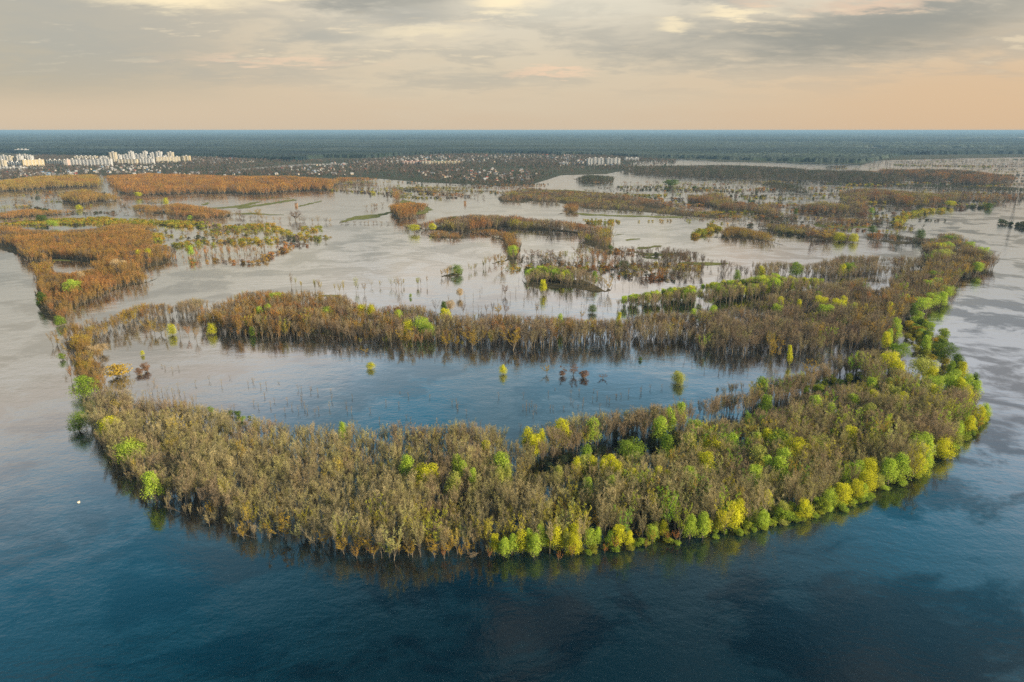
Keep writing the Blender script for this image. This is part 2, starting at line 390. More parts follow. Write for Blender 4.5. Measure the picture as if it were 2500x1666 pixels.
# id, tile, outline, palette, height, spacing, keep, kinds
Wd = []
def wood(name, t, pts, pal, h=14, sp=5.2, keep=1.0, kind='bare', holes=(), grp=None): Wd.append((name, T(t, pts), pal, h, sp, keep, kind, holes, grp))
g1 = T(5, [(1180, 950), (1300, 935), (1500, 880), (1800, 835), (2050, 790), (2190, 760), (2190, 680), (1950, 715), (1700, 740), (1450, 805), (1250, 880)])+T(6, [])
g2 = T(6, [(50, 700), (200, 660), (420, 640), (800, 540), (880, 490), (1000, 440), (1100, 405), (1230, 370), (1240, 345), (1130, 330), (1000, 370), (900, 410), (800, 470), (420, 590), (200, 620), (40, 650)])
g3 = T(6, [(1340, 290), (1395, 290), (1440, 480), (1370, 480)])
A1 = T(4, [(570, 500), (620, 440), (780, 425), (900, 480), (960, 520), (1180, 530), (1330, 560), (1500, 600), (1640, 640), (1950, 645), (2100, 680), (2330, 690)]) + \
     T(5, [(200, 635), (600, 650), (940, 650), (1100, 640), (1250, 625), (1450, 600), (1550, 570), (1800, 540), (1960, 510), (2100, 500)]) + \
     T(6, [(28, 545), (240, 515), (300, 490), (450, 430), (600, 370), (700, 350), (820, 325), (950, 275), (1100, 225), (1200, 190), (1350, 150), (1440, 170), (1500, 230),
           (1560, 290), (1700, 400), (1800, 440), (1950, 420), (2040, 430), (2060, 500), (2080, 540), (2000, 640), (1930, 740), (1850, 800), (1700, 900), (1600, 1000), (1450, 1060), (1290, 1150),
           (1180, 1180), (1050, 1220), (940, 1250), (650, 1290), (600, 1320), (450, 1350), (300, 1390), (170, 1430), (0, 1450)]) + \
     T(5, [(2050, 1370), (1850, 1390), (1700, 1420), (1530, 1430), (1400, 1430), (1200, 1440), (1000, 1455), (850, 1445), (700, 1455), (450, 1450), (300, 1455), (100, 1450)]) + \
     T(4, [(2324, 1554), (2200, 1540), (2050, 1500), (1900, 1480), (1750, 1430), (1500, 1340), (1350, 1290), (1200, 1240), (1050, 1180), (950, 1100), (850, 1020), (790, 950), (720, 860), (680, 770), (620, 690), (575, 600)])
Wd.append(('near', A1, 'near', 12.0, 3.8, 1.0, 'bare', (g1, g2, g3), None))
B1 = T(1, [(1370, 1290), (1480, 1240), (1560, 1200), (1700, 1160), (1850, 1150), (2000, 1190), (2050, 1150), (2150, 1160), (2180, 1190), (2324, 1200)]) + \
     T(2, [(100, 1240), (300, 1270), (450, 1260), (600, 1270), (700, 1320), (850, 1330), (1000, 1320), (1400, 1340), (1640, 1350), (1900, 1350), (2200, 1320)]) + \
     T(3, [(50, 1315), (300, 1265), (450, 1245), (700, 1180), (900, 1130), (1000, 1110), (1200, 1080), (1460, 1060), (1650, 1000), (1700, 960), (1690, 900), (1680, 800), (1850, 765), (1980, 800), (2040, 860),
           (2110, 880), (2130, 980), (2060, 1050), (1930, 1070), (1890, 1110), (1830, 1190), (1740, 1230), (1680, 1300), (1620, 1290), (1560, 1300), (1500, 1380), (1450, 1430), (1440, 1500)]) + \
     T(6, [(1420, 100), (1430, 150), (1350, 130), (1200, 138), (1000, 166), (850, 190), (720, 200), (680, 178), (540, 170), (450, 190), (300, 180), (130, 195), (60, 130)]) + \
     T(5, [(2100, 125), (1900, 120), (1650, 110), (1400, 125), (1200, 125), (1000, 115), (850, 130), (650, 135), (450, 115), (280, 100), (100, 90)]) + \
     T(1, [(2324, 1490), (2200, 1490), (2000, 1490), (1800, 1490), (1650, 1465), (1500, 1435), (1400, 1415), (1370, 1380)])
B_hole = T(3, [(1260, 1140), (1300, 1090), (1450, 1090), (1440, 1130), (1330, 1160)])
B_hole2 = T(3, [(1860, 890), (1910, 880), (1940, 930), (1890, 930)])
Wd.append(('middle', B1, 'mid', 12.2, 4.6, 1.0, 'bare', (B_hole, B_hole2), None))
B_low = [q for q in B1 if q[0] < 1260]; B_low = T(1, [(1390, 1320), (1700, 1200), (2324, 1240)]) + T(2, [(100, 1290), (600, 1310), (1000, 1360), (1300, 1370), (1250, 1490), (650, 1515), (450, 1505), (100, 1500)]) + T(1, [(2200, 1495), (1800, 1495), (1650, 1470), (1500, 1440), (1400, 1415)])
Wd.append(('middle', B_low, 'rustlow', 6, 4.6, .8, 'bare', (), None))
Wd.append(('middle', B1, 'mid', 4.5, 8, .5, 'bare', (B_hole, B_hole2), None))
Wd.append(('near', A1, 'near', 5, 7.5, .8, 'bare', (g1, g2, g3), None))
Eh = T(1, [(320, 930), (480, 940), (650, 955), (660, 1005), (480, 1030), (380, 1020)])
HLOW = [(0, 760), (300, 760), (900, 830), (1100, 900), (1090, 975), (960, 1000), (1060, 1075), (980, 1105), (850, 1125), (700, 1185), (560, 1255), (460, 1295), (450, 1370), (400, 1390), (310, 1330), (255, 1250), (240, 1150), (260, 1050), (250, 980), (150, 920), (0, 865), (-150, 820)]
wood('headland', 1, HLOW, 'rust', 5, 6, .9, 'bare', (Eh,))
wood('strip', 3, [(470, 1080), (480, 960), (640, 940), (740, 960), (860, 980), (1050, 950), (1280, 920), (1500, 920), (1690, 940), (1700, 1010), (1450, 1060), (1200, 1080), (1030, 1090), (900, 1060), (700, 1030), (600, 1090)], 'brown', 11, 5.5)
wood('strip', 3, [(-420, 1290), (-420, 1220), (0, 1150), (130, 1130), (280, 1095), (480, 1085), (650, 1050), (720, 1075), (950, 1085), (1020, 1105), (1000, 1150), (850, 1175), (650, 1210), (400, 1250), (200, 1265), (0, 1270)], 'brown', 13, 6.0)
wood('strip', 3, [(-420, 1265), (-380, 1190), (0, 1130), (130, 1115), (280, 1080), (480, 1070), (650, 1035), (720, 1065), (950, 1070), (1020, 1095), (1000, 1130), (850, 1150), (650, 1180), (400, 1205), (200, 1230), (0, 1240)], 'limeb', 14, 6.5, .95, 'leafymid')
wood('headland', 1, [(-60, 700), (150, 740), (300, 740), (500, 750), (650, 730), (830, 700), (980, 720), (1040, 790), (1040, 815), (900, 845), (1150, 855), (1200, 870), (1150, 950), (1100, 980), (960, 1000), (870, 990), (930, 1020), (1075, 1070),
      (980, 1105), (850, 1125), (700, 1185), (560, 1255), (460, 1295), (450, 1370), (400, 1390), (310, 1330), (255, 1250), (240, 1150), (260, 1050), (250, 980), (150, 920), (0, 865), (-150, 820)], 'rust', 11, 5, 1, 'bare', (Eh,))
wood('neck', 1, [(460, 1520), (560, 1430), (700, 1375), (790, 1335), (800, 1310), (950, 1250), (1100, 1240), (1190, 1262), (1190, 1320), (1050, 1355), (950, 1380), (820, 1400), (800, 1440), (650, 1500), (600, 1568)], 'gold2', 11, 5)
wood('neck', 1, [(1200, 1330), (1200, 1240), (1320, 1210), (1430, 1230), (1400, 1295), (1360, 1330), (1250, 1340)], 'brown', 11, 5)
wood('neck', 4, [(470, 220), (460, 100), (560, 20), (640, 0), (630, 80), (600, 160), (650, 200), (620, 260), (660, 340), (720, 400), (700, 460), (590, 470), (530, 340), (510, 270)], 'gold2', 10, 4.6)
wood('wood', 1, [(-200, 395), (0, 400), (250, 370), (660, 358), (690, 400), (690, 440), (400, 450), (0, 475), (-200, 480)], 'gold', 17, 10, 1, 'far')
wood('wood', 1, [(710, 365), (1000, 350), (1500, 365), (2000, 370), (2300, 390), (2324, 378), (2560, 382), (2570, 408), (2324, 420), (2250, 470), (2100, 470), (1900, 480), (1750, 500), (1600, 490), (1300, 490), (1000, 500), (820, 490), (760, 420)], 'orange', 17, 10, 1, 'far')
wood('wood', 1, [(430, 545), (430, 485), (560, 460), (650, 480), (790, 505), (790, 545), (660, 545), (600, 558)], 'gold2', 15, 8, 1, 'far')
wood('wood', 1, [(900, 600), (920, 565), (1100, 570), (1200, 555), (1400, 580), (1570, 612), (1570, 650), (1350, 660), (1200, 640), (1000, 620)], 'rust', 12, 7, 1, 'far')
wood('wood', 1, [(-100, 640), (60, 605), (200, 595), (400, 600), (440, 630), (200, 650), (0, 665), (-100, 670)], 'rust', 9, 7, 1, 'far')
wood('wood', 2, [(370, 665), (370, 570), (450, 550), (600, 555), (600, 612), (480, 622), (480, 655)], 'orange', 16, 7, 1, 'far')
wood('wood', 2, [(440, 722), (430, 690), (600, 680), (740, 650), (900, 640), (1200, 645), (1350, 660), (1500, 680), (1650, 700), (1760, 725), (1850, 712), (1850, 860), (1820, 880), (1750, 860), (1650, 820), (1680, 770), (1500, 750), (1300, 742), (1100, 722), (850, 748), (600, 738)], 'rust2', 14, 7)
wood('wood', 2, [(860, 752), (1000, 728), (1100, 745), (1180, 758), (1240, 820), (1235, 880), (1200, 930), (1255, 905), (1250, 962), (1170, 975), (1150, 945), (1040, 970), (1040, 930), (1140, 880), (1150, 840), (1100, 805), (1000, 772)], 'rust', 12, 6)
wood('wood', 2, [(590, 772), (650, 745), (800, 750), (880, 785), (780, 800), (650, 792)], 'rust', 7, 6)
wood('wood', 2, [(1240, 1075), (1300, 1030), (1400, 1000), (1500, 985), (1560, 1010), (1650, 1010), (1730, 1040), (1800, 1075), (1870, 1100), (1850, 1155), (1750, 1165), (1600, 1135), (1450, 1135), (1280, 1125)], 'brown', 12, 6)
wood('wood', 2, [(1500, 985), (1400, 985), (1290, 1015), (1300, 1080), (1500, 1100), (1600, 1090), (1550, 1010)], 'limeb', 12, 6, .9, 'leafymid')
wood('wood', 2, [(690, 1055), (700, 995), (780, 975), (840, 1010), (830, 1042), (750, 1058)], 'gold2', 10, 6)
wood('wood', 2, [(1110, 475), (1300, 450), (1600, 470), (1900, 490), (2200, 530), (2324, 575), (2500, 590), (2700, 650), (2560, 660), (2324, 640), (2150, 622), (1900, 602), (1660, 592), (1640, 572), (1500, 552), (1300, 542), (1250, 552), (1100, 545), (1070, 515)], 'rust2', 8, 8, .85, 'far')
wood('wood', 2, [(1490, 632), (1550, 602), (1560, 560), (1630, 555), (1640, 590), (1580, 622)], 'rust', 9, 6, 1, 'far')
wood('wood', 2, [(1590, 385), (1700, 358), (1880, 370), (1870, 412), (1650, 412)], 'dark', 14, 10, 1, 'far')
wood('wood', 3, [(60, 545), (70, 495), (180, 500), (210, 475), (280, 480), (340, 535), (480, 555), (600, 560), (650, 600), (780, 635), (800, 665), (650, 645), (450, 615), (300, 605), (200, 565), (100, 552)], 'rust2', 12, 7, 1, 'far')
wood('wood', 3, [(560, 440), (650, 403), (800, 430), (860, 475), (940, 500), (900, 505), (800, 475), (600, 445)], 'dark', 12, 9, .9, 'far')
wood('wood', 3, [(770, 600), (800, 560), (950, 548), (1120, 560), (1160, 530), (1080, 480), (1200, 458), (1340, 455), (1500, 470), (1700, 490), (1950, 500), (1900, 545), (1700, 572), (1500, 562), (1450, 540), (1300, 552), (1200, 622), (1000, 622), (850, 612)], 'rust2', 14, 8, 1, 'far')
wood('wood', 3, [(1500, 480), (1700, 482), (1950, 480), (2200, 495), (2450, 490), (2450, 520), (2150, 552), (1940, 545), (1700, 510)], 'rust2', 12, 10, .7, 'far')
wood('wood', 3, [(1490, 425), (1700, 425), (2352, 450), (2600, 460), (2600, 500), (2352, 490), (2000, 468), (1500, 448)], 'dark', 15, 11, .9, 'far')
wood('wood', 3, [(-450, 310), (-300, 298), (0, 295), (300, 290), (700, 305), (900, 325), (1250, 330), (1400, 350), (1550, 380), (1560, 412), (1300, 422), (1000, 402), (700, 392), (300, 382), (0, 372), (-360, 345)], 'dark2', 16, 13, 1, 'far')
wood('wood', 3, [(1360, 345), (1360, 322), (1700, 322), (1950, 328), (2280, 368), (2280, 402), (2100, 432), (1850, 428), (1900, 392), (1660, 402), (1570, 375), (1360, 375)], 'rust3', 18, 12, 1, 'far')
wood('wood', 3, [(980, 312), (1000, 298), (1150, 294), (1120, 312)], 'rust3', 12, 10, 1, 'far')
wood('wood', 3, [(160, 788), (180, 770), (280, 740), (330, 700), (460, 725), (560, 755), (700, 820), (710, 842), (600, 818), (400, 792)], 'gold2', 11, 6)
wood('wood', 3, [(95, 785), (115, 735), (190, 690), (280, 718), (230, 730), (160, 765), (140, 790)], 'bush', 6, 6, 1, 'bushmid')
wood('wood', 3, [(525, 715), (600, 690), (850, 712), (900, 715), (930, 740), (1000, 740), (1200, 765), (1200, 815), (1000, 805), (850, 780), (650, 755), (540, 730)], 'rust2', 10, 6)
wood('wood', 3, [(870, 680), (1050, 650), (1250, 668), (1420, 700), (1300, 715), (1000, 715)], 'rust2', 9, 7, .8)
wood('wood', 3, [(1270, 800), (1270, 765), (1400, 765), (1580, 780), (1660, 790), (1650, 832), (1500, 835), (1300, 805)], 'rust3', 10, 5.5)
wood('sparse', 1, [(1120, 870), (1400, 850), (1700, 840), (1960, 850), (1850, 900), (1700, 930), (1370, 950), (1150, 965)], 'orange', 9, 8, .6, 'bare')
wood('sparse', 2, [(1580, 940), (1600, 880), (1700, 870), (1900, 880), (1950, 1010), (1600, 1010)], 'rust2', 10, 7, .45, 'bare')
wood('sparse', 2, [(1880, 990), (1900, 850), (2352, 860), (2560, 930), (2780, 1000), (2780, 1090), (2352, 1050), (1940, 1030)], 'grey', 13, 8, .40, 'bare')
wood('saps', 2, [(650, 1290), (700, 1180), (1200, 1060), (1250, 900), (1900, 980), (2352, 1080), (2352, 1320), (1650, 1345), (900, 1320)], 'grey', 6, 9, .27, 'sapling')
wood('saps', 1, [(850, 1480), (830, 1420), (1000, 1370), (1350, 1400), (1400, 1440), (1350, 1520), (1100, 1500)], 'gold2', 9, 8, .35, 'bare')
wood('saps', 4, [(700, 380), (900, 250), (1300, 260), (1700, 350), (2320, 420), (2320, 640), (1900, 640), (1600, 600), (1300, 560), (950, 510)], 'gold2', 3.4, 5, .22, 'sapling')
wood('saps', 4, [(900, 520), (940, 430), (1100, 400), (1350, 500), (1330, 570), (1150, 540)], 'gold', 5, 4, .4, 'sapling')
wood('saps', 5, [(0, 620), (0, 430), (1200, 400), (1700, 380), (1800, 540), (1450, 600), (1200, 640), (600, 645)], 'grey', 3.2, 6, .2, 'sapling')
wood('saps', 5, [(0, 110), (600, 160), (1400, 140), (2150, 130), (2150, 200), (1400, 215), (700, 210), (0, 180)], 'grey', 4, 5, .30, 'sapling')
wood('saps', 6, [(0, 250), (0, 130), (500, 200), (900, 240), (700, 300), (450, 330), (200, 330)], 'grey', 5, 5, .30, 'sapling')
wood('saps', 6, [(190, 470), (210, 410), (460, 395), (460, 440), (280, 490)], 'brown', 7, 4.5, 1, 'bare')
wood('low', 1, [(-50, 690), (200, 662), (450, 652), (700, 642), (1000, 662), (1400, 672), (1580, 692), (1560, 720), (1200, 728), (1000, 705), (700, 700), (400, 692), (-50, 700)], 'bush', 4.5, 6.5, .9, 'bushmid')
wood('low', 1, [(1230, 757), (1400, 735), (1500, 715), (1650, 690), (1850, 690), (1850, 705), (1900, 720), (2050, 745), (2100, 708), (2200, 700), (2160, 745), (2100, 760), (2280, 780), (2150, 800), (1950, 790), (1800, 760), (1500, 765)], 'bush', 4.5, 8, .75, 'bushmid')
wood('low', 1, [(1070, 860), (1200, 825), (1400, 800), (1650, 780), (1850, 785), (2000, 800), (1900, 820), (1500, 852), (1300, 862)], 'bush', 4.5, 8, .7, 'bushmid')
wood('low', 1, [(1040, 800), (1040, 755), (1100, 755), (1160, 765), (1110, 802)], 'bush', 6, 6, .9, 'bushmid')
wood('low', 1, [(640, 712), (900, 690), (1000, 705), (980, 730), (700, 730)], 'rust', 8, 7, .9, 'far')
wood('low', 2, [(1670, 665), (1800, 655), (1900, 665), (1860, 690), (1700, 690)], 'bush', 4, 7, .7, 'bushmid')

LINES = []   # name, tile, points of the foot line, palette, height, spacing, width, kind
def line(t, pts, pal, h, sp, wd=4, kind='bare', keep=.9): LINES.append((T(t, pts), pal, h, sp, wd, kind, keep))
line(1, [(1330, 965), (1470, 945), (1720, 965), (1750, 965)], 'rust', 4.5, 4, 6, 'bushmid')
line(1, [(1790, 955), (1860, 905), (1970, 865)], 'rust', 5, 4, 7, 'bushmid'); line(1, [(1960, 855), (2080, 840)], 'rust', 4, 6, 5, 'bushmid')
line(1, [(1560, 640), (1700, 660), (1950, 672), (2300, 685)], 'rust', 9, 9, 8); line(1, [(1380, 520), (1480, 520)], 'rust', 9, 6, 10, 'far')
line(1, [(940, 558), (1110, 565)], 'dark', 9, 6, 9, 'far'); line(1, [(0, 545), (100, 535), (220, 558)], 'rust', 6, 7, 9, 'far')
line(1, [(350, 520), (420, 515)], 'orange', 8, 9, 9, 'far'); line(1, [(780, 470), (830, 560), (880, 580)], 'rust', 8, 18, 9, 'far')
line(2, [(0, 445), (200, 460), (480, 470), (760, 495), (1000, 520)], 'grey', 9, 10, 10, 'far', .6); line(2, [(0, 470), (350, 480)], 'rust', 7, 9, 8, 'far')
line(2, [(0, 448), (360, 475)], 'grey', 13, 15, 12, 'far'); line(2, [(620, 480), (760, 495)], 'brown', 8, 7, 8, 'far')
line(2, [(360, 480), (400, 500), (380, 540)], 'gold', 14, 8, 8, 'far'); line(2, [(185, 590), (290, 570)], 'rust', 9, 8, 6, 'far')
line(2, [(0, 1165), (90, 1165), (210, 1140)], 'rust2', 11, 5, 8, 'bare'); line(2, [(250, 1120), (360, 1130), (500, 1120), (630, 1105)], 'rust2', 10, 3.6, 9)
line(2, [(-350, 1115), (-120, 1150), (0, 1165)], 'rust2', 10, 6, 6); line(2, [(830, 1025), (920, 1010), (1000, 985)], 'rust2', 10, 4, 8)
line(2, [(1280, 940), (1340, 935), (1400, 940), (1540, 945)], 'rust2', 11, 5, 8); line(2, [(0, 690), (180, 690), (330, 690)], 'rust', 5, 7, 6, 'bare')
line(2, [(600, 1290), (850, 1300), (1150, 1310)], 'grey', 9, 8, 10); line(2, [(1290, 1330), (1420, 1330)], 'brown', 12, 9, 5)
line(2, [(1670, 685), (1950, 680), (2352, 672), (2600, 690), (2700, 700)], 'bush', 4, 7, 10, 'bushmid', .8)
line(2, [(500, 425), (900, 465)], 'rust3', 4, 14, 6, 'bushmid', .7); line(2, [(1010, 485), (1080, 488)], 'rust3', 5, 12, 6, 'bushmid', .7)
line(3, [(1480, 712), (1490, 670), (1550, 635), (1700, 610), (1850, 600)], 'bush', 7, 5, 10, 'bushmid'); line(3, [(1860, 592), (2000, 585), (2120, 580)], 'rust3', 6, 9, 9, 'bushmid', .8)
line(3, [(1480, 712), (1600, 732)], 'bush', 4, 6, 7, 'bushmid'); line(3, [(820, 640), (1000, 640), (1200, 650), (1420, 700), (1600, 735)], 'grey', 8, 8, 12)
line(3, [(650, 645), (780, 658), (960, 672), (1300, 680)], 'grey', 9, 6, 10, 'bare', .8); line(3, [(60, 405), (240, 415), (470, 420), (650, 430)], 'dark', 10, 12, 25, 'far', .6)
line(3, [(850, 435), (1100, 445), (1480, 445)], 'dark', 9, 14, 14, 'far', .7); line(3, [(1330, 610), (1480, 590)], 'rust3', 6, 8, 6, 'far')
line(3, [(2180, 690), (2240, 700), (2300, 705), (2352, 720), (2500, 720)], 'dark', 8, 4, 8, 'bushmid'); line(3, [(2340, 705), (2500, 730)], 'brown', 9, 4, 10, 'far')
line(3, [(2060, 585), (2130, 580)], 'bush', 9, 5, 8, 'bushmid'); line(3, [(630, 528), (725, 528)], 'dark', 4, 6, 10, 'bushmid'); line(3, [(470, 545), (550, 543)], 'rust3', 5, 6, 8, 'bushmid')
line(3, [(430, 500), (560, 480)], 'dark', 6, 12, 12, 'bushmid', .7); line(3, [(840, 520), (940, 520)], 'rust3', 4, 8, 10, 'bushmid')
line(3, [(680, 760), (860, 775)], 'dark', 5, 4, 9, 'bushmid'); line(3, [(900, 695), (1300, 712)], 'bush', 3, 6, 8, 'bushmid')
line(3, [(1340, 735), (1480, 755)], 'bush', 4, 6, 8, 'bushmid'); line(3, [(880, 790), (1200, 815)], 'rust', 9, 4, 7)
for k in range(5): line(3, [(1240, 262+9*k), (1700, 260+10*k), (2352, 272+13*k), (2600, 280+13*k)], 'dark2', 11, 16, 40, 'far', .75)
line(3, [(1220, 315), (2352, 345)], 'dark2', 9, 22, 40, 'far', .6); line(3, [(2280, 350), (2500, 370)], 'rust3', 12, 12, 30, 'far', .8)
line(3, [(0, 275), (400, 292), (800, 315), (1000, 330)], 'rust3', 8, 16, 30, 'far', .6)
line(5, [(1750, 445), (1900, 415), (2030, 385)], 'grey', 3.5, 3, 4, 'sapling', .7); line(5, [(1100, 520), (1350, 520), (1750, 460)], 'grey', 3, 3.5, 6, 'sapling', .6)
line(5, [(1300, 885), (1550, 850), (1800, 800), (2000, 765), (2150, 735)], 'dark', 5, 2.6, 14, 'bushmid', .9); line(5, [(1200, 905), (1350, 865)], 'dark', 5, 3, 10, 'bushmid', .6)
line(6, [(860, 450), (950, 410), (1060, 370), (1220, 340)], 'lime', 4, 2.8, 7, 'bushmid', .8)
line(5, [(20, 1455), (700, 1462), (1100, 1465), (1500, 1455), (1700, 1440), (1900, 1405), (2190, 1370)], 'gold', 5.0, 3.2, 3, 'bud', .6)
line(5, [(1540, 1440), (1700, 1420), (1900, 1390), (2150, 1365)], 'lime', 2.6, 1.9, 3, 'bushmid', .8)
line(6, [(200, 1420), (450, 1395), (620, 1355), (720, 1320), (900, 1290), (1050, 1240), (1200, 1190), (1320, 1130)], 'lime', 2.7, 1.9, 4, 'bushmid', .8)
line(6, [(200, 1400), (420, 1370), (640, 1280), (820, 1290), (1000, 1210)], 'lime', 5.0, 2.4, 8, 'bushmid', .8)
line(6, [(1480, 1065), (1600, 1000), (1760, 900), (1900, 820), (2000, 720), (2100, 600)], 'lime', 3.4, 3, 4, 'bushmid', .6)
line(4, [(660, 730), (800, 960), (1000, 1160), (1300, 1290), (1700, 1440), (2100, 1530)], 'olive', 6.5, 3.0, 3, 'bare', .6)
line(3, [(1640, 1340), (1650, 1400), (1720, 1480), (1730, 1540), (1650, 1560)], 'lime', 6, 3.4, 12, 'bushmid', .8); line(3, [(1560, 1300), (1600, 1360), (1560, 1480)], 'dark', 3, 6, 24, 'bushmid', .5)
line(6, [(1590, 20), (1680, 120), (1740, 220), (1850, 300), (1980, 350)], 'bush', 6, 3.4, 14, 'bushmid', .8)
for k in range(2): line(6, [(1330, 300), (1230, 338), (1130, 322), (1000, 362), (900, 402), (800, 462), (640, 530), (420, 583), (200, 613), (40, 645)], 'brown', 10.5, 1.9, 9, 'bare', .95)
for k in range(2): line(5, [(2190, 675), (1950, 708), (1700, 733), (1450, 797), (1250, 870)], 'brown', 12, 2.2, 9, 'bare', .95)
line(4, [(500, 130), (530, 60), (600, 20)], 'gold2', 9, 1.6, 14); line(4, [(500, 130), (560, 220), (580, 300), (640, 390), (680, 450)], 'gold2', 8.5, 1.5, 13); line(1, [(470, 1540), (520, 1480), (640, 1440), (790, 1395)], 'gold2', 9, 1.6, 13)
line(1, [(810, 1395), (960, 1372), (1180, 1325)], 'gold2', 10, 2.0, 10); line(1, [(1210, 1330), (1360, 1330)], 'brown', 10, 2.2, 8)
line(6, [(1250, 110), (1400, 300), (1420, 460)], 'brown', 7, 6, 18)

def vnoise(x, y, seed):
    g = np.random.default_rng(seed); tb = g.random((256, 256)); xi, yi = np.floor(x).astype(int), np.floor(y).astype(int); fx, fy = x-xi, y-yi
    fx = fx*fx*(3-2*fx); fy = fy*fy*(3-2*fy); a = tb[xi % 256, yi % 256]; b_ = tb[(xi+1) % 256, yi % 256]; c = tb[xi % 256, (yi+1) % 256]; d = tb[(xi+1) % 256, (yi+1) % 256]
    return (a*(1-fx)+b_*fx)*(1-fy)+(c*(1-fx)+d*fx)*fy
def tint_for(pal, x, y, u, v):
    q = float(vnoise(np.array(x/26.+500), np.array(y/34.+500), 11))*.6+rng.random()*.4      # neighbours of one kind stand together
    if pal == 'near':
        pal = 'olive' if q < (.68 if v > 1050 else .48) else 'brown'
        if rng.random() < .05: pal = 'amber'
    elif pal == 'rustlow': pal = 'rust' if q < .6 else 'dark'
    elif pal == 'mid':
        k = (u-1050)/250
        pal = 'rust' if rng.random() > 1/(1+math.exp(-k)) else ('brown' if rng.random() < .75 else 'grey')
        if pal == 'rust' and rng.random() < .35: pal = 'brown'
        if u > 2080 and rng.random() < .25: pal = 'gold'
    elif pal == 'gold2': pal = 'gold' if q < .45 else 'rust'
    elif pal == 'rust2': pal = ('rust', 'grey', 'brown', 'bush')[int(q > .36)+int(q > .52)+int(q > .68)]
    elif pal == 'rust3': pal = ('rust', 'grey', 'dark')[int(q > .42)+int(q > .58)]
    elif pal == 'dark2': pal = 'dark' if q < .6 else 'grey'
    if pal in ('rust', 'orange') and q > .66: pal = 'gold' if q < .76 else 'grey'
    if pal == 'gold' and q > .62: pal = 'rust'
    L = PAL[pal]; c = np.array(L[int(q*7) % len(L)])*rng.uniform(.72, 1.28)
    return c
TREES = []       # dicts-as-tuples: wood name, kind, x, y, h, tint, lean x, lean y
def add(nm, kind, x, y, h, c, lean=.05): TREES.append((nm, kind, x, y, h, tuple(c), rng.normal(0, lean), rng.normal(0, lean)))
for nm, poly, pal, h, sp, keep, kind, holes, _ in Wd:
    P = np.array(poly); W_ = [at(u, v) for u, v in P]; W_ = np.array(W_)
    x0, x1 = W_[:, 0].min(), W_[:, 0].max(); y0, y1 = W_[:, 1].min()-30, W_[:, 1].max()
    gx = np.arange(x0, x1, sp); gy = np.arange(y0, y1, sp*.92)
    XX, YY = np.meshgrid(gx, gy); XX = XX+rng.uniform(-.48, .48, XX.shape)*sp; YY = YY+rng.uniform(-.48, .48, XX.shape)*sp
    XX, YY = XX.ravel(), YY.ravel(); HH = h*rng.uniform(.74, 1.12, XX.shape)
    hn = vnoise(XX/22.+900, YY/30.+900, 21); HH = HH*(.72+.5*hn)*1.08
    u, v, zc = proj(XX, YY, 0.0)
    far_ = zc > 760
    wx = (vnoise(XX/38.+900, YY/60.+900, 22)-.5)*np.where(far_, 22, 9)+(vnoise(XX/11.+900, YY/16.+900, 23)-.5)*np.where(far_, 13, 5)
    wy = (vnoise(XX/38.+900, YY/60.+900, 24)-.5)*np.where(far_, 38, 9)+(vnoise(XX/11.+900, YY/16.+900, 25)-.5)*np.where(far_, 26, 5)
    gap = vnoise(XX/30.+900, YY/44.+900, 26)*.6+vnoise(XX/9.+900, YY/12.+900, 27)*.4
    uw, vw, _z = proj(XX+wx, YY+wy, 0.0)
    frac = np.zeros(XX.shape); cross = np.zeros(XX.shape, bool)
    for fq in (.25, .38, .5, .62, .74, .87, 1.0):
        ut, vt, _z = proj(XX+wx, YY+wy, HH*.82*fq); good = inside(ut, vt, poly)
        for hp in holes: cross |= inside(ut, vt, hp)
        good &= ~cross
        frac = np.where(good, fq, frac)
    HH = HH*np.maximum(frac, .35)
    ok = inside(uw, vw, poly) & (gap > (.18 if nm in ('near', 'middle') else .10 if nm in ('neck', 'headland') else .31)) & (frac > np.where(cross, .2, .75 if nm in ('near', 'middle') else .3)) & (rng.random(XX.shape) < keep) & (u > -260) & (u < 2760)
    for hp in holes: ok &= ~inside(u, v, hp)
    for i in np.nonzero(ok)[0]:
        k2 = kind
        if kind == 'bare' and zc[i] > 950: k2 = 'far'
        hh = HH[i]
        if h < 8: pass
        elif nm == 'near' and v[i] > 1290 and rng.random() < .30 or nm == 'near' and u[i] > 1350 and rng.random() < .13: k2 = 'bud'
        if nm == 'middle' and rng.random() < .04: k2 = 'bud'
        c = tint_for(('lime' if u[i] > 1450 and rng.random() < .6 else 'amber') if k2 == 'bud' and rng.random() < .7 else pal, XX[i], YY[i], u[i], v[i])
        if k2 == 'bud': c = c*np.array([1.0, 1.15, .9])
        add(nm, k2, XX[i], YY[i], hh, c)
for poly, pal, h, sp, wd, kind, keep in LINES:
    W_ = [np.array(at(u, v)) for u, v in poly]
    for a, c in zip(W_[:-1], W_[1:]):
        L = np.linalg.norm(c-a); n = max(1, int(L/sp))
        for i in range(n):
            if rng.random() > keep: continue
            p = a+(c-a)*(i+rng.random())/n+rng.normal(0, wd*.4, 2)
            u, v, zc = proj(p[0], p[1]); k2 = 'far' if (kind in ('bare', 'bud') and zc > 950) else kind
            add('line', k2, p[0], p[1], h*rng.uniform(.6, 1.2), tint_for(pal, 0, 0, u, v))
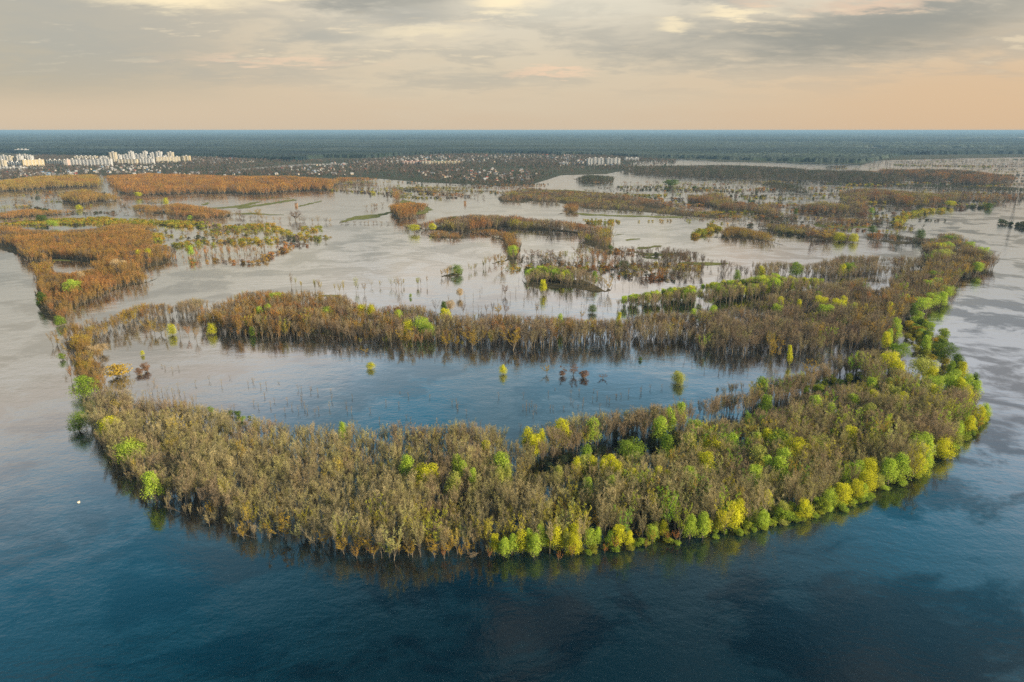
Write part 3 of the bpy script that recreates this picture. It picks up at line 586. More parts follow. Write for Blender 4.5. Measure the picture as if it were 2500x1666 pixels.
# many small broken strips and clumps in the pale flood
FR = [(T(3, [(0, 420), (600, 400), (1500, 430), (2352, 480), (2352, 520), (1900, 590), (1450, 690), (1280, 760), (700, 720), (0, 640)]), 170), (T(3, [(1300, 250), (2600, 250), (2600, 480), (2352, 470), (1400, 420), (1000, 400)]), 80),
      (T(2, [(0, 395), (1100, 430), (1400, 420), (2352, 400), (2352, 520), (1200, 480), (600, 530), (0, 470)]), 75), (T(2, [(1300, 900), (1900, 860), (2352, 900), (2352, 1080), (1900, 1060), (1250, 1010)]), 45),
      (T(1, [(0, 480), (700, 470), (900, 560), (850, 640), (0, 620)]), 22), (T(1, [(0, 640), (900, 700), (1600, 700), (2250, 780), (1900, 860), (1100, 860), (1000, 720), (0, 740)]), 30)]
for poly, n in FR:
    P = np.array(poly); k = 0
    while k < n:
        u0, v0 = rng.uniform(P[:, 0].min(), P[:, 0].max()), rng.uniform(P[:, 1].min(), P[:, 1].max())
        if not inside(np.array([u0]), np.array([v0]), poly)[0]: continue
        k += 1; x0, y0 = at(u0, v0); zc = proj(x0, y0)[2]; L = rng.uniform(8, 170)*(zc/1300); a = rng.normal(-.10, .30)
        pal = ('rust2', 'rust3', 'dark2', 'bush')[rng.integers(4)]; kd = 'bushmid' if rng.random() < .55 else 'far'; sp_ = rng.uniform(6, 16); n2 = max(2, int(L/sp_*1.6)); hh = rng.uniform(3, 10)
        for i in range(n2):
            t_ = rng.uniform(-.5, .5)*L; add('line', kd, x0+t_*cos(a)+rng.normal(0, 3), y0+t_*sin(a)+rng.normal(0, 6), (hh if kd == 'far' else hh*.5+1)*rng.uniform(.5, 1.1), tint_for(pal, x0, y0, u0, v0))
# trees between the houses and along the far banks
vt_ = T(1, [(-200, 330), (-200, 240), (200, 215), (1300, 235), (2000, 262), (2324, 262)])+T(2, [(0, 262), (700, 215), (1700, 215), (2300, 262), (2200, 330), (1900, 320), (1450, 355), (1300, 425), (900, 425), (500, 390), (250, 378), (0, 375)])+T(1, [(2000, 362), (700, 362), (0, 398), (-200, 398)])
W_ = np.array([at(u, v) for u, v in vt_])
sp = 14; XX, YY = np.meshgrid(np.arange(W_[:, 0].min(), W_[:, 0].max(), sp), np.arange(W_[:, 1].min(), W_[:, 1].max(), sp))
XX = (XX+rng.uniform(-.5, .5, XX.shape)*sp).ravel(); YY = (YY+rng.uniform(-.5, .5, YY.shape)*sp).ravel()
u, v, zc = proj(XX, YY); cl = np.sin(XX*.006+1)*np.sin(YY*.004+XX*.002)+np.sin(XX*.017)*.4
canal = [q for q in ch[:2]]
ok = inside(u, v, vt_) & (rng.random(XX.shape) < np.clip(.5+cl*.45, .12, 1)) & (u > -100) & (u < 2600)
for q in canal: ok &= ~inside(u, v, q)
for i in np.nonzero(ok)[0]: add('village', 'leafyfar' if rng.random() < .6 else 'far', XX[i], YY[i], rng.uniform(6, 11), np.array(tint_for('dark2', 0, 0, 0, 0)), .02)

# ------------------------------------------------------------------ leafy trees seen one by one
HUE = {'Y': ((.66, .67, .04), 'golden yellow'), 'L': ((.47, .62, .08), 'lime green'), 'P': ((.46, .50, .12), 'pale green'), 'G': ((.27, .40, .045), 'fresh green'),
       'D': ((.12, .20, .03), 'dark green'), 'O': ((.52, .38, .06), 'ochre'), 'R': ((.28, .17, .10), 'russet brown'), 'C': ((.60, .48, .28), 'cream white')}
SINGLE = []
# tile, centre x, top y, foot y, width, hue  (trees whose foot can be seen)
for r in """5 985 1315 1450 62 Y|5 1045 1318 1458 62 L|5 1098 1318 1452 70 L|5 1168 1290 1442 80 Y|5 1212 1280 1430 60 L|5 1236 1320 1462 82 L|5 1280 1257 1420 66 L|5 1330 1270 1404 52 L|5 1376 1250 1420 80 Y|5 1420 1288 1422 52 Y
5 1482 1250 1404 84 Y|5 1490 1312 1442 92 Y|5 1600 1272 1402 90 L|5 1772 1258 1402 90 Y|5 1846 1300 1402 52 Y|5 1992 1255 1352 80 L|5 2065 1225 1335 55 Y|5 1905 1290 1355 36 O
6 62 1275 1442 88 L|6 155 1260 1435 92 L|6 290 1235 1385 92 Y|6 362 1190 1372 112 Y|6 556 1240 1365 84 L|6 582 1110 1262 85 Y|6 700 1180 1292 82 P|6 845 1170 1300 90 Y|6 1000 1095 1222 104 L|6 1092 1050 1200 120 Y|6 1202 1035 1172 100 Y
6 1265 870 1050 116 Y|6 1212 900 1066 110 L|6 1160 932 1070 92 L|6 1105 970 1082 80 L|6 1260 962 1105 120 Y|6 1350 1000 1092 70 P|6 1420 893 1072 110 L|6 1502 858 1045 112 L|6 1600 858 1012 112 Y|6 1592 720 902 124 L|6 1672 720 905 110 L
6 1642 790 940 130 Y|6 1548 790 905 62 Y|6 1684 850 962 80 L|6 1800 633 765 112 Y|6 1892 640 752 82 L|6 1800 750 892 124 Y|6 1892 733 812 62 P|6 1965 600 722 72 Y|6 2042 530 652 92 Y|6 2082 510 612 62 L|6 2032 620 702 82 O
3 795 943 1050 84 G|2 770 990 1042 0 G|2 800 968 1040 80 G|3 390 1000 1075 48 G|1 1180 1372 1450 60 Y|1 1105 1385 1450 72 O|1 1030 1345 1430 60 O|1 870 1300 1410 92 O|2 1725 1240 1300 62 D
2 1085 1250 1310 62 O|2 1130 1250 1305 36 R|2 820 1130 1195 50 C|2 755 1210 1300 66 C|2 482 1165 1195 20 G|4 700 105 175 62 C|4 640 120 220 92 C|4 550 575 705 130 G|4 590 320 470 155 G
5 1042 233 295 48 Y|5 1318 245 295 46 O|5 195 220 262 54 Y|5 2155 275 350 84 P|5 1485 245 305 90 R|5 160 138 166 34 O|5 1915 188 212 24 D|5 1680 300 325 46 R|6 0 315 395 50 P|4 975 155 190 26 Y
2 1130 1115 1180 46 R|2 1655 1290 1335 34 O|2 775 640 700 64 D|2 1640 850 930 56 R|2 1440 870 930 62 R|2 1510 880 940 60 O|2 1310 870 935 70 R|2 1370 880 935 50 R|2 1945 940 1000 80 D|1 545 558 595 40 Y
1 1135 510 560 40 Y|1 938 562 612 62 O|1 870 510 552 30 R|1 780 605 655 64 R|1 1300 630 662 36 L|1 1760 595 650 70 O|1 2020 608 668 92 R|1 1635 598 640 36 R|1 1070 525 565 62 O|1 415 1315 1385 66 G
3 905 705 800 52 R|3 990 728 812 110 O|3 1090 748 812 84 Y|3 1182 752 818 62 Y|3 1635 725 800 66 D|3 1312 702 752 62 D|3 790 582 628 28 D|3 1305 578 622 40 G|3 560 580 625 60 O|3 2105 545 588 50 D|3 1640 1330 1400 56 D
3 1270 925 1000 60 R|3 1075 930 1000 60 R|3 65 930 1010 50 R|3 1470 925 1000 70 R|2 665 448 490 56 O|2 340 432 465 34 R|2 420 440 466 16 R|2 840 450 470 24 R|2 2490 0 0 0 D""".replace('\n', '|').split('|'):
    t, cx, ty, by, w_, hu = r.split(); t, cx, ty, by, w_ = int(t), float(cx), float(ty), float(by), float(w_)
    if w_ <= 0: continue
    ox, oy, s = TILE[t]; u0, v0, vt0, wp = ox+cx/s, oy+by/s, oy+ty/s, w_/s
    if t == 4 and cx == 590: pass
    x, y = at(u0, v0); zc = proj(x, y)[2]
    lo, hi_ = .5, 40.0
    for _ in range(30):
        mid = (lo+hi_)/2
        if proj(x, y, mid)[1] > vt0: lo = mid
        else: hi_ = mid
    SINGLE.append((x, y, lo, wp*zc/F/2, 'w'+hu))
for q in list(SINGLE):           # a smaller crown grown against many of the bank willows
    if q[1] < 480 and q[0] > -60 and proj(q[0], q[1])[1] > 1040 and rnd.random() < .65:
        a = rnd.uniform(.2, 2.9); d = q[3]*rnd.uniform(.7, 1.2)
        SINGLE.append((q[0]+d*cos(a)*1.2, q[1]+d*sin(a), q[2]*rnd.uniform(.55, 1.15), q[3]*rnd.uniform(.5, .85), 'w'+rnd.choice('YLLP')))
# tile, centre x, centre y, width, hue, shape (t tree, b bush): crowns that rise out of the wood
for r in """6 1295 395 72 L|6 1330 490 82 Y|6 1185 520 92 L|6 1460 460 104 P|6 1420 400 62 P|6 1520 512 92 Y|6 1300 592 100 P|6 1490 590 52 P|6 1040 580 62 L|6 920 520 92 L|6 580 525 76 G|6 570 408 92 G|6 480 655 52 G|6 105 692 112 L|6 355 787 88 L|6 210 822 130 Y
6 182 922 112 Y|6 80 1037 112 L|6 70 800 110 P|6 505 765 62 L|6 605 762 92 Y|6 690 780 120 L|6 790 840 150 Y|6 545 890 112 P|6 700 900 112 L|6 680 962 112 L|6 942 812 124 P|6 520 1012 102 L|6 1145 740 90 Y|6 770 1010 62 O|6 590 940 72 L|6 60 1140 90 O|6 1330 730 70 O
6 1520 160 104 G|6 1440 230 124 Y|6 1490 280 82 Y|6 1425 75 52 Y|6 1672 270 124 P|6 1712 322 82 Y|6 1722 390 122 L|6 1812 162 112 D|6 1912 240 82 D|6 1942 292 62 Y|6 1850 285 52 G|6 1850 382 112 L|6 1882 350 80 L|6 1965 382 80 L|6 2015 370 52 D|6 1952 450 92 Y|6 2020 422 62 L|6 1902 402 70 Y|6 1692 442 92 Y|6 1220 212 62 P|6 895 296 72 O|6 640 150 60 O|6 620 100 40 O|6 760 170 30 Y
5 435 890 88 L|5 530 945 140 Y|5 745 880 78 L|5 800 920 58 L|5 835 965 52 L|5 705 1005 88 P|5 1037 867 114 L|5 910 790 58 Y|5 1190 700 72 Y|5 1240 742 84 Y|5 1290 716 52 Y|5 1420 652 104 Y|5 1600 642 88 L|5 2040 632 94 L|5 2110 582 78 L|5 2175 532 62 L|5 1030 962 62 P|5 1082 957 52 P
5 1530 892 84 P|5 1500 905 60 Y|5 1630 902 62 Y|5 1682 902 62 Y|5 1740 882 94 Y|5 1800 922 72 Y|5 1840 972 62 Y|5 1387 947 62 P|5 1590 1032 62 L|5 1740 1022 72 L|5 2025 952 62 Y|5 2087 972 42 Y|5 1850 790 124 G|5 1565 817 72 G|5 2090 752 82 G|5 1170 1222 64 O|5 1130 1152 32 Y|5 1590 1222 82 O|5 1652 1252 52 O|5 1995 1062 72 O|5 1940 1132 92 O|5 1380 1152 100 O|5 15 665 50 L|5 2110 860 60 O
4 727 690 136 Y|4 867 850 136 L|4 1050 1060 96 L|4 1907 1200 84 O|4 1882 1280 72 O|4 1662 1380 72 Y|4 1942 1362 130 O|4 2207 1440 84 Y|4 500 125 84 O|4 1662 872 74 O|4 1450 1230 60 O|5 162 1362 100 O|5 212 1420 62 Y|5 312 1400 82 L|5 372 1382 82 O|5 602 1392 100 O|5 692 1392 82 Y|5 682 1272 72 O|5 20 1382 82 O|5 460 1412 62 Y|5 815 1390 60 O
2 470 1392 100 Y|2 560 1377 122 L|2 622 1412 92 L|2 455 1462 92 O|2 720 1482 82 O|2 800 1492 52 O|2 902 1472 104 O|2 1182 1472 122 O|2 147 1287 62 Y|2 212 1292 52 Y|2 392 1322 62 L|2 712 1312 72 Y|2 1505 1355 40 L|2 1900 1337 32 Y|2 1125 1355 32 L|2 708 1262 40 D|2 625 705 42 Y|2 505 705 62 Y|2 1190 667 62 Y|2 895 680 50 O|2 1178 872 66 L|2 1745 1052 42 G|2 1840 1100 50 O|2 1395 1105 40 Y|2 1100 950 60 O
3 230 1295 62 L|3 95 1312 46 L|3 657 1282 76 L|3 692 1232 50 Y|3 960 1232 92 Y|3 992 1292 104 L|3 940 1192 52 G|3 1080 1252 92 Y|3 1122 1227 52 Y|3 1422 1262 42 Y|3 1192 1272 42 P|3 820 1247 34 Y|3 947 1430 84 O|3 1172 990 64 G|3 1110 1000 44 Y|3 1702 1112 72 L|3 1752 1092 62 L|3 1732 1047 52 G|3 1672 1237 84 L|3 1722 1202 72 L|3 1782 1192 62 L|3 1832 1152 62 L|3 1602 1272 52 D|3 562 1015 42 Y
3 2082 882 64 L|3 2032 982 62 L|3 1850 782 84 G|3 1792 902 114 P|3 1772 852 62 Y|3 1832 842 52 L|3 1982 832 52 L|3 1482 1382 62 L|3 1432 1462 44 L|3 1482 1422 62 L|3 1692 1472 62 D|3 1692 1502 52 L|3 1910 1000 60 O|3 1500 1290 60 O|3 1500 520 60 O|3 1600 540 60 O|3 1850 540 60 Y
1 502 1115 92 L|1 275 1200 62 D|1 302 1000 84 O|1 802 975 84 C|1 552 1050 42 C|1 1882 1207 92 L|1 1770 1297 54 L|1 1828 1285 52 L|1 2242 1302 74 L|1 1728 1417 52 L|1 1450 1400 60 Y|1 1480 1350 80 O|1 1300 870 40 L|1 940 900 40 Y|1 1010 890 40 Y|1 1080 420 60 Y|1 940 480 40 Y|1 280 640 60 D|1 350 675 60 L""".replace('\n', '|').split('|'):
    t, cx, cy, w_, hu = r.split(); ox, oy, s = TILE[int(t)]; wp = float(w_)/s
    u0, v0 = ox+float(cx)/s, oy+float(cy)/s
    h = 12.5
    low_ = v0 > 1225 or (v0 > 845 and v0 < 870 and u0 < 320) or (775 < v0 < 845 and 480 < u0 < 1300)
    if low_ and v0 > 1225 and hu in 'YL': hu = 'O' if hu == 'Y' else 'P'
    for _ in range(4):
        x, y = at(u0, v0, h*.60); zc = proj(x, y, h*.60)[2]; rad = wp*zc/F/2; h = min(18.0, max(14.6, 2.1*rad+4.5)) if not low_ else 2.0*rad+2.5
    if v0 < 600 and h > 12: h = 13.5
    SINGLE.append((x, y, h, rad, ('w' if low_ else '')+hu))
# bushes standing by themselves in the water: tile x foot width height hue
for r in """4 798 335 165 95 O|4 950 322 62 46 R|4 998 300 62 62 R|4 425 222 48 52 G|4 1441 585 52 48 G|4 1575 605 60 40 D|4 1630 605 60 40 D|4 1652 640 62 34 G|4 1706 622 30 20 D|4 545 280 70 60 O|4 590 300 90 70 O|5 1420 310 44 40 R|5 1555 320 70 50 R
6 1450 1050 60 40 P|6 1520 1080 60 40 L|6 1400 1110 60 34 L|6 1230 1175 90 50 L|6 1190 1205 60 30 L|6 700 1350 70 44 P|6 640 1290 70 60 P|6 800 1310 70 50 Y|6 930 1250 90 60 P|6 1010 1255 80 50 L|6 1110 1225 50 34 L
3 475 545 30 20 D|3 1640 1390 50 50 D|3 1460 630 40 22 R|3 1385 655 20 14 R|3 100 450 36 18 D|3 1250 655 90 50 R|3 1920 590 40 24 R|2 1850 870 40 34 D|2 2240 460 16 20 D|2 2260 435 110 50 D""".replace('\n', '|').split('|'):
    t, cx, by, w_, hp, hu = r.split(); ox, oy, s = TILE[int(t)]; u0, v0 = ox+float(cx)/s, oy+float(by)/s
    x, y = at(u0, v0); zc = proj(x, y)[2]; SINGLE.append((x, y, float(hp)/s*zc/F*1.02, float(w_)/s*zc/F/2, 'b'+hu))

SINGLE = [q for q in SINGLE if not (proj(q[0], q[1])[0] > 2400 and 860 < proj(q[0], q[1])[1] < 1010)]
# ------------------------------------------------------------------ individuals
def area_words(u, v):
    if v > 1215: a = 'front edge of the near wood'
    elif v > 1000: a = 'near wood'
    elif v > 880: a = 'back of the near wood'
    elif v > 700: a = 'middle wood'
    elif v > 560: a = 'islands beyond the middle wood'
    else: a = 'distant flooded woods'
    return a
def side_words(u, n=9):
    w_ = ['far left', 'left', 'left of centre', 'just left of centre', 'centre', 'just right of centre', 'right of centre', 'right', 'far right']
    return w_[min(8, max(0, int(u/2500*9)))]
ORD = ['first', 'second', 'third', 'fourth', 'fifth', 'sixth', 'seventh', 'eighth', 'ninth', 'tenth', 'eleventh', 'twelfth', 'thirteenth', 'fourteenth', 'fifteenth', 'sixteenth',
       'seventeenth', 'eighteenth', 'nineteenth', 'twentieth']
def ordw(i):
    return ORD[i] if i < 20 else ('twenty ' if i < 40 else 'forty ' if i < 60 else 'sixty ')+ORD[i % 20]
used = {}
def rank_labels(items, fmt):
    """items: (key phrase, u, obj); same phrase -> ranked from the left, so each label points at one"""
    by = {}
    for k, u_, o in items: by.setdefault(k, []).append((u_, o))
    for k, L in by.items():
        L.sort(key=lambda q: q[0])
        for i, (_, o) in enumerate(L):
            o['label'] = fmt(k, ordw(i) if len(L) > 1 else None, i == len(L)-1 and len(L) > 1)
ITEMS = []
def plant(name, kind, x, y, h, base_h, sxy, tint, label_key, cat, group, parts=True, lean=(0, 0), rz=None):
    k = KINDS[kind]; k_, prt, full = k[rnd.randrange(len(k))]
    rz = rnd.uniform(0, 6.283) if rz is None else rz
    if parts and prt:
        o = bpy.data.objects.new(name, None); COL.objects.link(o); o.empty_display_size = 1
        for nm, me in (('trunk', prt[0]), ('crown', prt[1])):
            c = bpy.data.objects.new(nm, me); COL.objects.link(c); c.parent = o; c['tint'] = [float(q) for q in tint]
    else:
        o = bpy.data.objects.new(name, full); COL.objects.link(o); o['tint'] = [float(q) for q in tint]
    o.location = (x, y, 0); o.rotation_euler = (lean[0], lean[1], rz); o.scale = (sxy, sxy, h/base_h)
    tag(o, None, cat, group); u_, v_, _z = proj(x, y, h*.6); ITEMS.append((label_key, u_, v_, o))
    return o
for x, y, h, rad, hu in SINGLE:
    bush = hu[0] == 'b'; wil = hu[0] == 'w'; hu = hu[-1]; col, word = HUE[hu]; jit = rnd.uniform(.9, 1.1); col = tuple(c*jit for c in col)
    u_, v_, zc = proj(x, y, h*.6)
    place = area_words(u_, v_)
    if bush: kd, bh, br_ = 'bush', 4.2, 3.4
    elif hu in 'OR' or (hu == 'P' and v_ > 1225 and u_ < 1150): kd, bh, br_ = 'bud', 14.2, 4.0
    elif h/(2*rad+.1) > 1.75: kd, bh, br_ = 'poplar', 13.0, 2.9
    else: kd, bh, br_ = 'leafy', 12.2, 4.0
    if wil and kd == 'leafy': kd, bh, br_ = 'willow', 12.0, 4.4
    if hu == 'C': kd, bh, br_ = 'leafy', 12.2, 4.0
    sh = 'broad' if rad > 5 else ('slim' if rad < 2.6 else 'rounded')
    nmw = 'shrub' if bush else ('budding_tree' if kd == 'bud' else 'leafy_tree')
    size = 'tall' if h > 13.5 else ('low' if h < 7 else 'mid sized')
    plant(nmw, kd, x, y, h, bh, rad/br_*(1.4 if wil else 1.25 if bush else 1.6), col, (size, sh, word, nmw.replace('_', ' '), place),
          'shrub' if bush else 'tree', {'shrub': 'shrubs standing in the flood water', 'budding_tree': 'ochre and russet budding trees', 'leafy_tree': 'bright leafy trees among the bare woods'}[nmw], parts=v_ > 560, lean=(rnd.gauss(0, .07), rnd.gauss(0, .07)))
# bare trees: the 300 that show largest stand by themselves
scored = []
sx_, sy_ = np.array([q[0] for q in SINGLE]), np.array([q[1] for q in SINGLE]); sr_ = np.array([q[3] for q in SINGLE])
kept = []
for T_ in TREES:
    nm, kind, x, y, h, c, lx, ly = T_
    if kind in ('bare', 'bud', 'far', 'sapling', 'leafymid') and np.any((sx_-x)**2+(sy_-y)**2 < (np.minimum(sr_*.7, 4.2))**2) or kind == 'bare' and np.any((abs(sx_-x-(sy_-y)*.0) < sr_*.75) & (y < sy_) & (y > sy_-7.5) & (sr_ > 2.4)): continue
    kept.append(T_)
TREES = [q for q in kept if not (q[0] == 'line' and proj(q[2], q[3])[0] > 2393 and 860 < proj(q[2], q[3])[1] < 1010)]
cand = [i for i, q in enumerate(TREES) if q[1] in ('bare', 'bud') and q[4] > 6.5]
def show(i):
    q = TREES[i]; u_, v_, zc = proj(q[2], q[3]); 
    return -1e9 if not (-20 < u_ < 2520) else v_+rng.uniform(-4, 4)
cand.sort(key=show, reverse=True); pick = set(cand[:300])
WORDS = {}
for i in pick:
    nm, kind, x, y, h, c, lx, ly = TREES[i]
    r_, g_, b_ = c; word = 'gold tinged' if g_ > .36 and b_ < .12 else 'sandy' if r_ > .42 else 'olive brown' if g_/r_ > .78 else 'warm brown' if r_ > .25 else 'grey brown'
    size = 'tall' if h > 13.6 else 'medium' if h > 11.4 else 'short'
    u_, v_, zc = proj(x, y); row = 'in the water front row' if any(False for _ in ()) else ''
    lean = (lx, ly)
    # the nearest bright leafy tree is the landmark
    plant('bare_tree', kind, x, y, h, 14.0, h/14*rnd.uniform(.8, 1.15), c, (size, 'half bare' if kind == 'bud' else 'leafless', word, 'tree', 'front of the near wood'), 'tree', 'bare trees along the front of the near wood', lean=lean)
TREES = [q for i, q in enumerate(TREES) if i not in pick]
# shrubs on the near shore
candb = [i for i, q in enumerate(TREES) if q[1] == 'bushmid' and proj(q[2], q[3])[2] < 520 and -20 < proj(q[2], q[3])[0] < 2520]
candb.sort(key=lambda i: -proj(TREES[i][2], TREES[i][3])[1]); pickb = set(candb[:230])
for i in pickb:
    nm, kind, x, y, h, c, lx, ly = TREES[i]; u_, v_, zc = proj(x, y)
    word = 'yellow green' if c[1] > .35 else 'ochre' if c[0] > .4 else 'olive' if c[0] > .17 else 'dark green'
    size = 'big' if h > 4.2 else 'small'
    pl_ = 'edge of near wood' if v_ > 1215 or x < -100 else 'right bank of near wood'
    plant('shrub', 'bush', x, y, h, 4.2, max(h*.9, 2.6)/4.2*rnd.uniform(.8, 1.15), c, (size, 'leafy', word, 'shrub', pl_), 'shrub', 'low shrubs at the edge of the near wood')
TREES = [q for i, q in enumerate(TREES) if i not in pickb]

# labels: split every look into ranks counted from the left
by = {}
for key, u_, v_, o in ITEMS: by.setdefault(key, []).append((u_, v_, o))
for (size, sh, word, noun, place), L in by.items():
    L.sort(key=lambda q: q[0]); n = len(L)
    for i, (u_, v_, o) in enumerate(L):
        rk = '' if n == 1 else ('leftmost ' if i == 0 else 'rightmost ' if i == n-1 else ordw(i)+' from left ')
        o['label'] = (rk+f'{size} {sh} {word} {noun}, {place}').strip()

# everything else in the woods
def rows_of(sel):
    out = []
    for nm, kind, x, y, h, c, lx, ly in sel:
        kk, bh = {'bare': ('bare', 14), 'bud': ('bud', 14), 'far': ('barefar', 14), 'sapling': ('sapling', 14), 'leafymid': ('leafy', 12.2), 'bushmid': ('bushfar', 3.1), 'leafyfar': ('leafyfar', 12)}[kind]
        if kind == 'bushmid' and proj(x, y)[2] < 700: kk, bh = 'bush', 4.2
        k = KINDS[kk]; idx = k[rnd.randrange(len(k))][0]; sz = h/bh; sxy = sz*rnd.uniform(.9, 1.3)
        if kind == 'bushmid': sxy = max(h*.8, 2.4)/3.6*rnd.uniform(.8, 1.2)
        if kind == 'far': sxy = max(sz, .75)*rnd.uniform(1.0, 1.35)
        if kind == 'sapling': sxy = max(sz, .5)*1.3
        if kind == 'leafyfar': sxy = sz*rnd.uniform(.9, 1.4)
        out.append((x, y, 0.2 if kind == 'leafyfar' else 0, lx, ly, rnd.uniform(0, 6.28), sxy, sz, idx, *c))
    return out
names = {'near': ('bare_trees', 'dense bare olive brown trees filling the near curved wood', 'trees'), 'middle': ('bare_woodland', 'brown and russet bare wood curving across the middle of the flood', 'trees'),
         'strip': ('flooded_woodland', 'strip of brown and lime green trees behind the middle wood', 'trees'), 'headland': ('sun_tinted_woodland', 'rust coloured wood on the headland at the left bank, warm sunlight in its tint', 'trees'),
         'neck': ('willow_thicket', 'narrow thicket of golden trees joining the near and middle woods', 'trees'), 'wood': ('far_trees', 'russet and dark tree belts on the distant flooded islands, left ones tinted sunlit orange', 'trees'),
         'sparse': ('drowned_trees', 'scattered thin bare trees standing in pale water', 'trees'), 'saps': ('saplings', 'countless thin saplings poking out of the flood water', 'saplings'),
         'low': ('shrubs', 'low yellow green shrubs in belts across the pale water', 'shrubs'), 'line': ('hedges', 'rows of small trees and bushes along drowned banks', 'trees'),
         'village': ('village_trees', 'dark trees between the houses of the far villages', 'trees')}
for nm, (on, lb, ct) in names.items(): scatter(on, rows_of([q for q in TREES if q[0] == nm]), lb, ct)
print('TREES', len(TREES), 'ITEMS', len(ITEMS))

# fallen and leaning trees over the water at the near shore
for t, bx_, by_, tx, ty, wd_ in ((4, 1500, 1340, 1360, 1300, 'pale'), (4, 1270, 1275, 1180, 1265, 'grey'), (4, 1760, 1440, 1685, 1440, 'weathered'), (5, 910, 1430, 850, 1475, 'brown')):
    ox, oy, s = TILE[t]; x, y = at(ox+bx_/s, oy+by_/s); x2, y2 = at(ox+tx/s, oy+ty/s)
    o = plant('fallen_tree', 'bare', x, y, 8.5, 14, .42, (.22, .18, .12), ('x',)*5, 'tree', 'fallen trees at the water edge')
    a = math.atan2(y2-y, x2-x); o.rotation_euler = (0, R(72), a)
    o['label'] = f'{wd_} leafless tree fallen over the water, ' + {4: {1500: 'foot of the left front shore, longest trunk', 1270: 'further up the left front shore', 1760: 'just left of the yellow shoreline bushes'}, 5: {910: 'beside the yellow willows'}}[t][bx_]
    ITEMS.pop()

# grass strips above the water
gr = [T(1, [(1430, 582), (1600, 570), (1720, 545), (1790, 538), (1700, 566), (1600, 582), (1450, 592)]), T(1, [(1600, 582), (1800, 555), (2020, 520), (2022, 533), (1850, 561), (1640, 590)]),
      T(1, [(1375, 560), (1420, 545), (1430, 552), (1390, 566)]), T(1, [(2030, 571), (2200, 533), (2200, 538), (2050, 574)]), T(1, [(1560, 625), (1700, 615), (1950, 632), (1700, 628)]), T(1, [(1750, 512), (1990, 515), (1990, 518), (1760, 514)]),
      T(2, [(0, 672), (100, 640), (300, 620), (370, 598), (372, 612), (250, 650), (80, 668), (0, 690)]), T(2, [(400, 545), (440, 525), (520, 545), (600, 575), (635, 598), (560, 625), (400, 640)]), T(2, [(385, 490), (480, 495), (440, 505), (470, 512), (400, 520)]),
      T(2, [(1580, 618), (1700, 622), (1900, 632), (2352, 642), (2352, 652), (1900, 642), (1650, 632)]), T(2, [(1950, 800), (2055, 792), (2050, 797), (1960, 808)]), T(2, [(2010, 865), (2030, 850), (2200, 840), (2190, 850), (2050, 866)]),
      T(2, [(2015, 880), (2100, 890), (2352, 893), (2352, 902), (2150, 910), (2060, 920), (2220, 940), (2040, 905)]), T(3, [(0, 955), (120, 955), (330, 958), (330, 965), (120, 975), (0, 965)]), T(2, [(2170, 1178), (2290, 1176), (2340, 1185), (2200, 1190)]),
      T(2, [(1875, 770), (1945, 760), (1900, 768)]), T(1, [(300, 935), (480, 940), (480, 955), (330, 950)]), T(2, [(1250, 455), (1600, 462), (1900, 492), (1900, 500), (1600, 475), (1250, 462)]),
      T(3, [(900, 690), (1000, 700), (1300, 712), (1300, 720), (1000, 720), (920, 708)]), T(1, [(2160, 1178), (2330, 1178), (2330, 1190), (2200, 1188)])]
sheets('grass_bank', gr, 0.12, M_grass, 'thin green grass banks rising just above the pale flood water', 'grass', 'stuff', rag=5)

# low earth under the island woods, just above the flood
def foot(poly, h):
    out = []
    for (u0, v0), (u1, v1) in zip(poly, poly[1:]+poly[:1]):
        n = max(1, int(math.hypot(u1-u0, v1-v0)/6))
        for i in range(n):
            a, c = u0+(u1-u0)*i/n, v0+(v1-v0)*i/n; q = at(a, c); zc = proj(*q)[2]; dp = F*h*CP/zc
            down = inside(np.array([a]), np.array([c+min(dp*.5, 3)]), poly)[0]
            k = dp*.9
            while down and k > .5 and not inside(np.array([a]), np.array([c+k+.8]), poly)[0]: k *= .7
            out.append((a, c+(k if down else -1.6)))
    return out
EARTH = []
for nm, poly, pal, h, sp, keep, kind, holes, _ in Wd:
    if nm == 'headland' and h > 8 or (nm == 'wood' and keep > .8): EARTH.append(foot(list(poly), h))
M_earth = simple('flooded_earth', (.05, .045, .025), (.12, .10, .05), .12)
def jag(polys, name, z, mat):
    vs, fs = [], []
    for pl_ in polys:
        v = []
        for p in pl_:
            x, y = at(*p); zc = proj(x, y)[2]; v.append(Vector((x+rnd.uniform(-1, 1)*zc*.0012, y+rnd.uniform(-1, 1)*zc*.003, z)))
        for t in tessellate_polygon([v]):
            p, q, w3 = (v[i] for i in t); tt = t if (q-p).cross(w3-p).z > 0 else t[::-1]; fs.append([i+len(vs) for i in tt])
        vs += v
    return obj(name, mesh(name, vs, fs, [mat]))
tag(jag(EARTH, 'river_bank', .10, M_earth), 'dark wet earth under the island woods', kind='structure')
tag(jag([T(1, [(320, 945), (480, 948), (650, 962), (660, 1010), (480, 1035), (380, 1025)])], 'pool', .16, M_water), 'small pool inside the left headland', kind='structure')

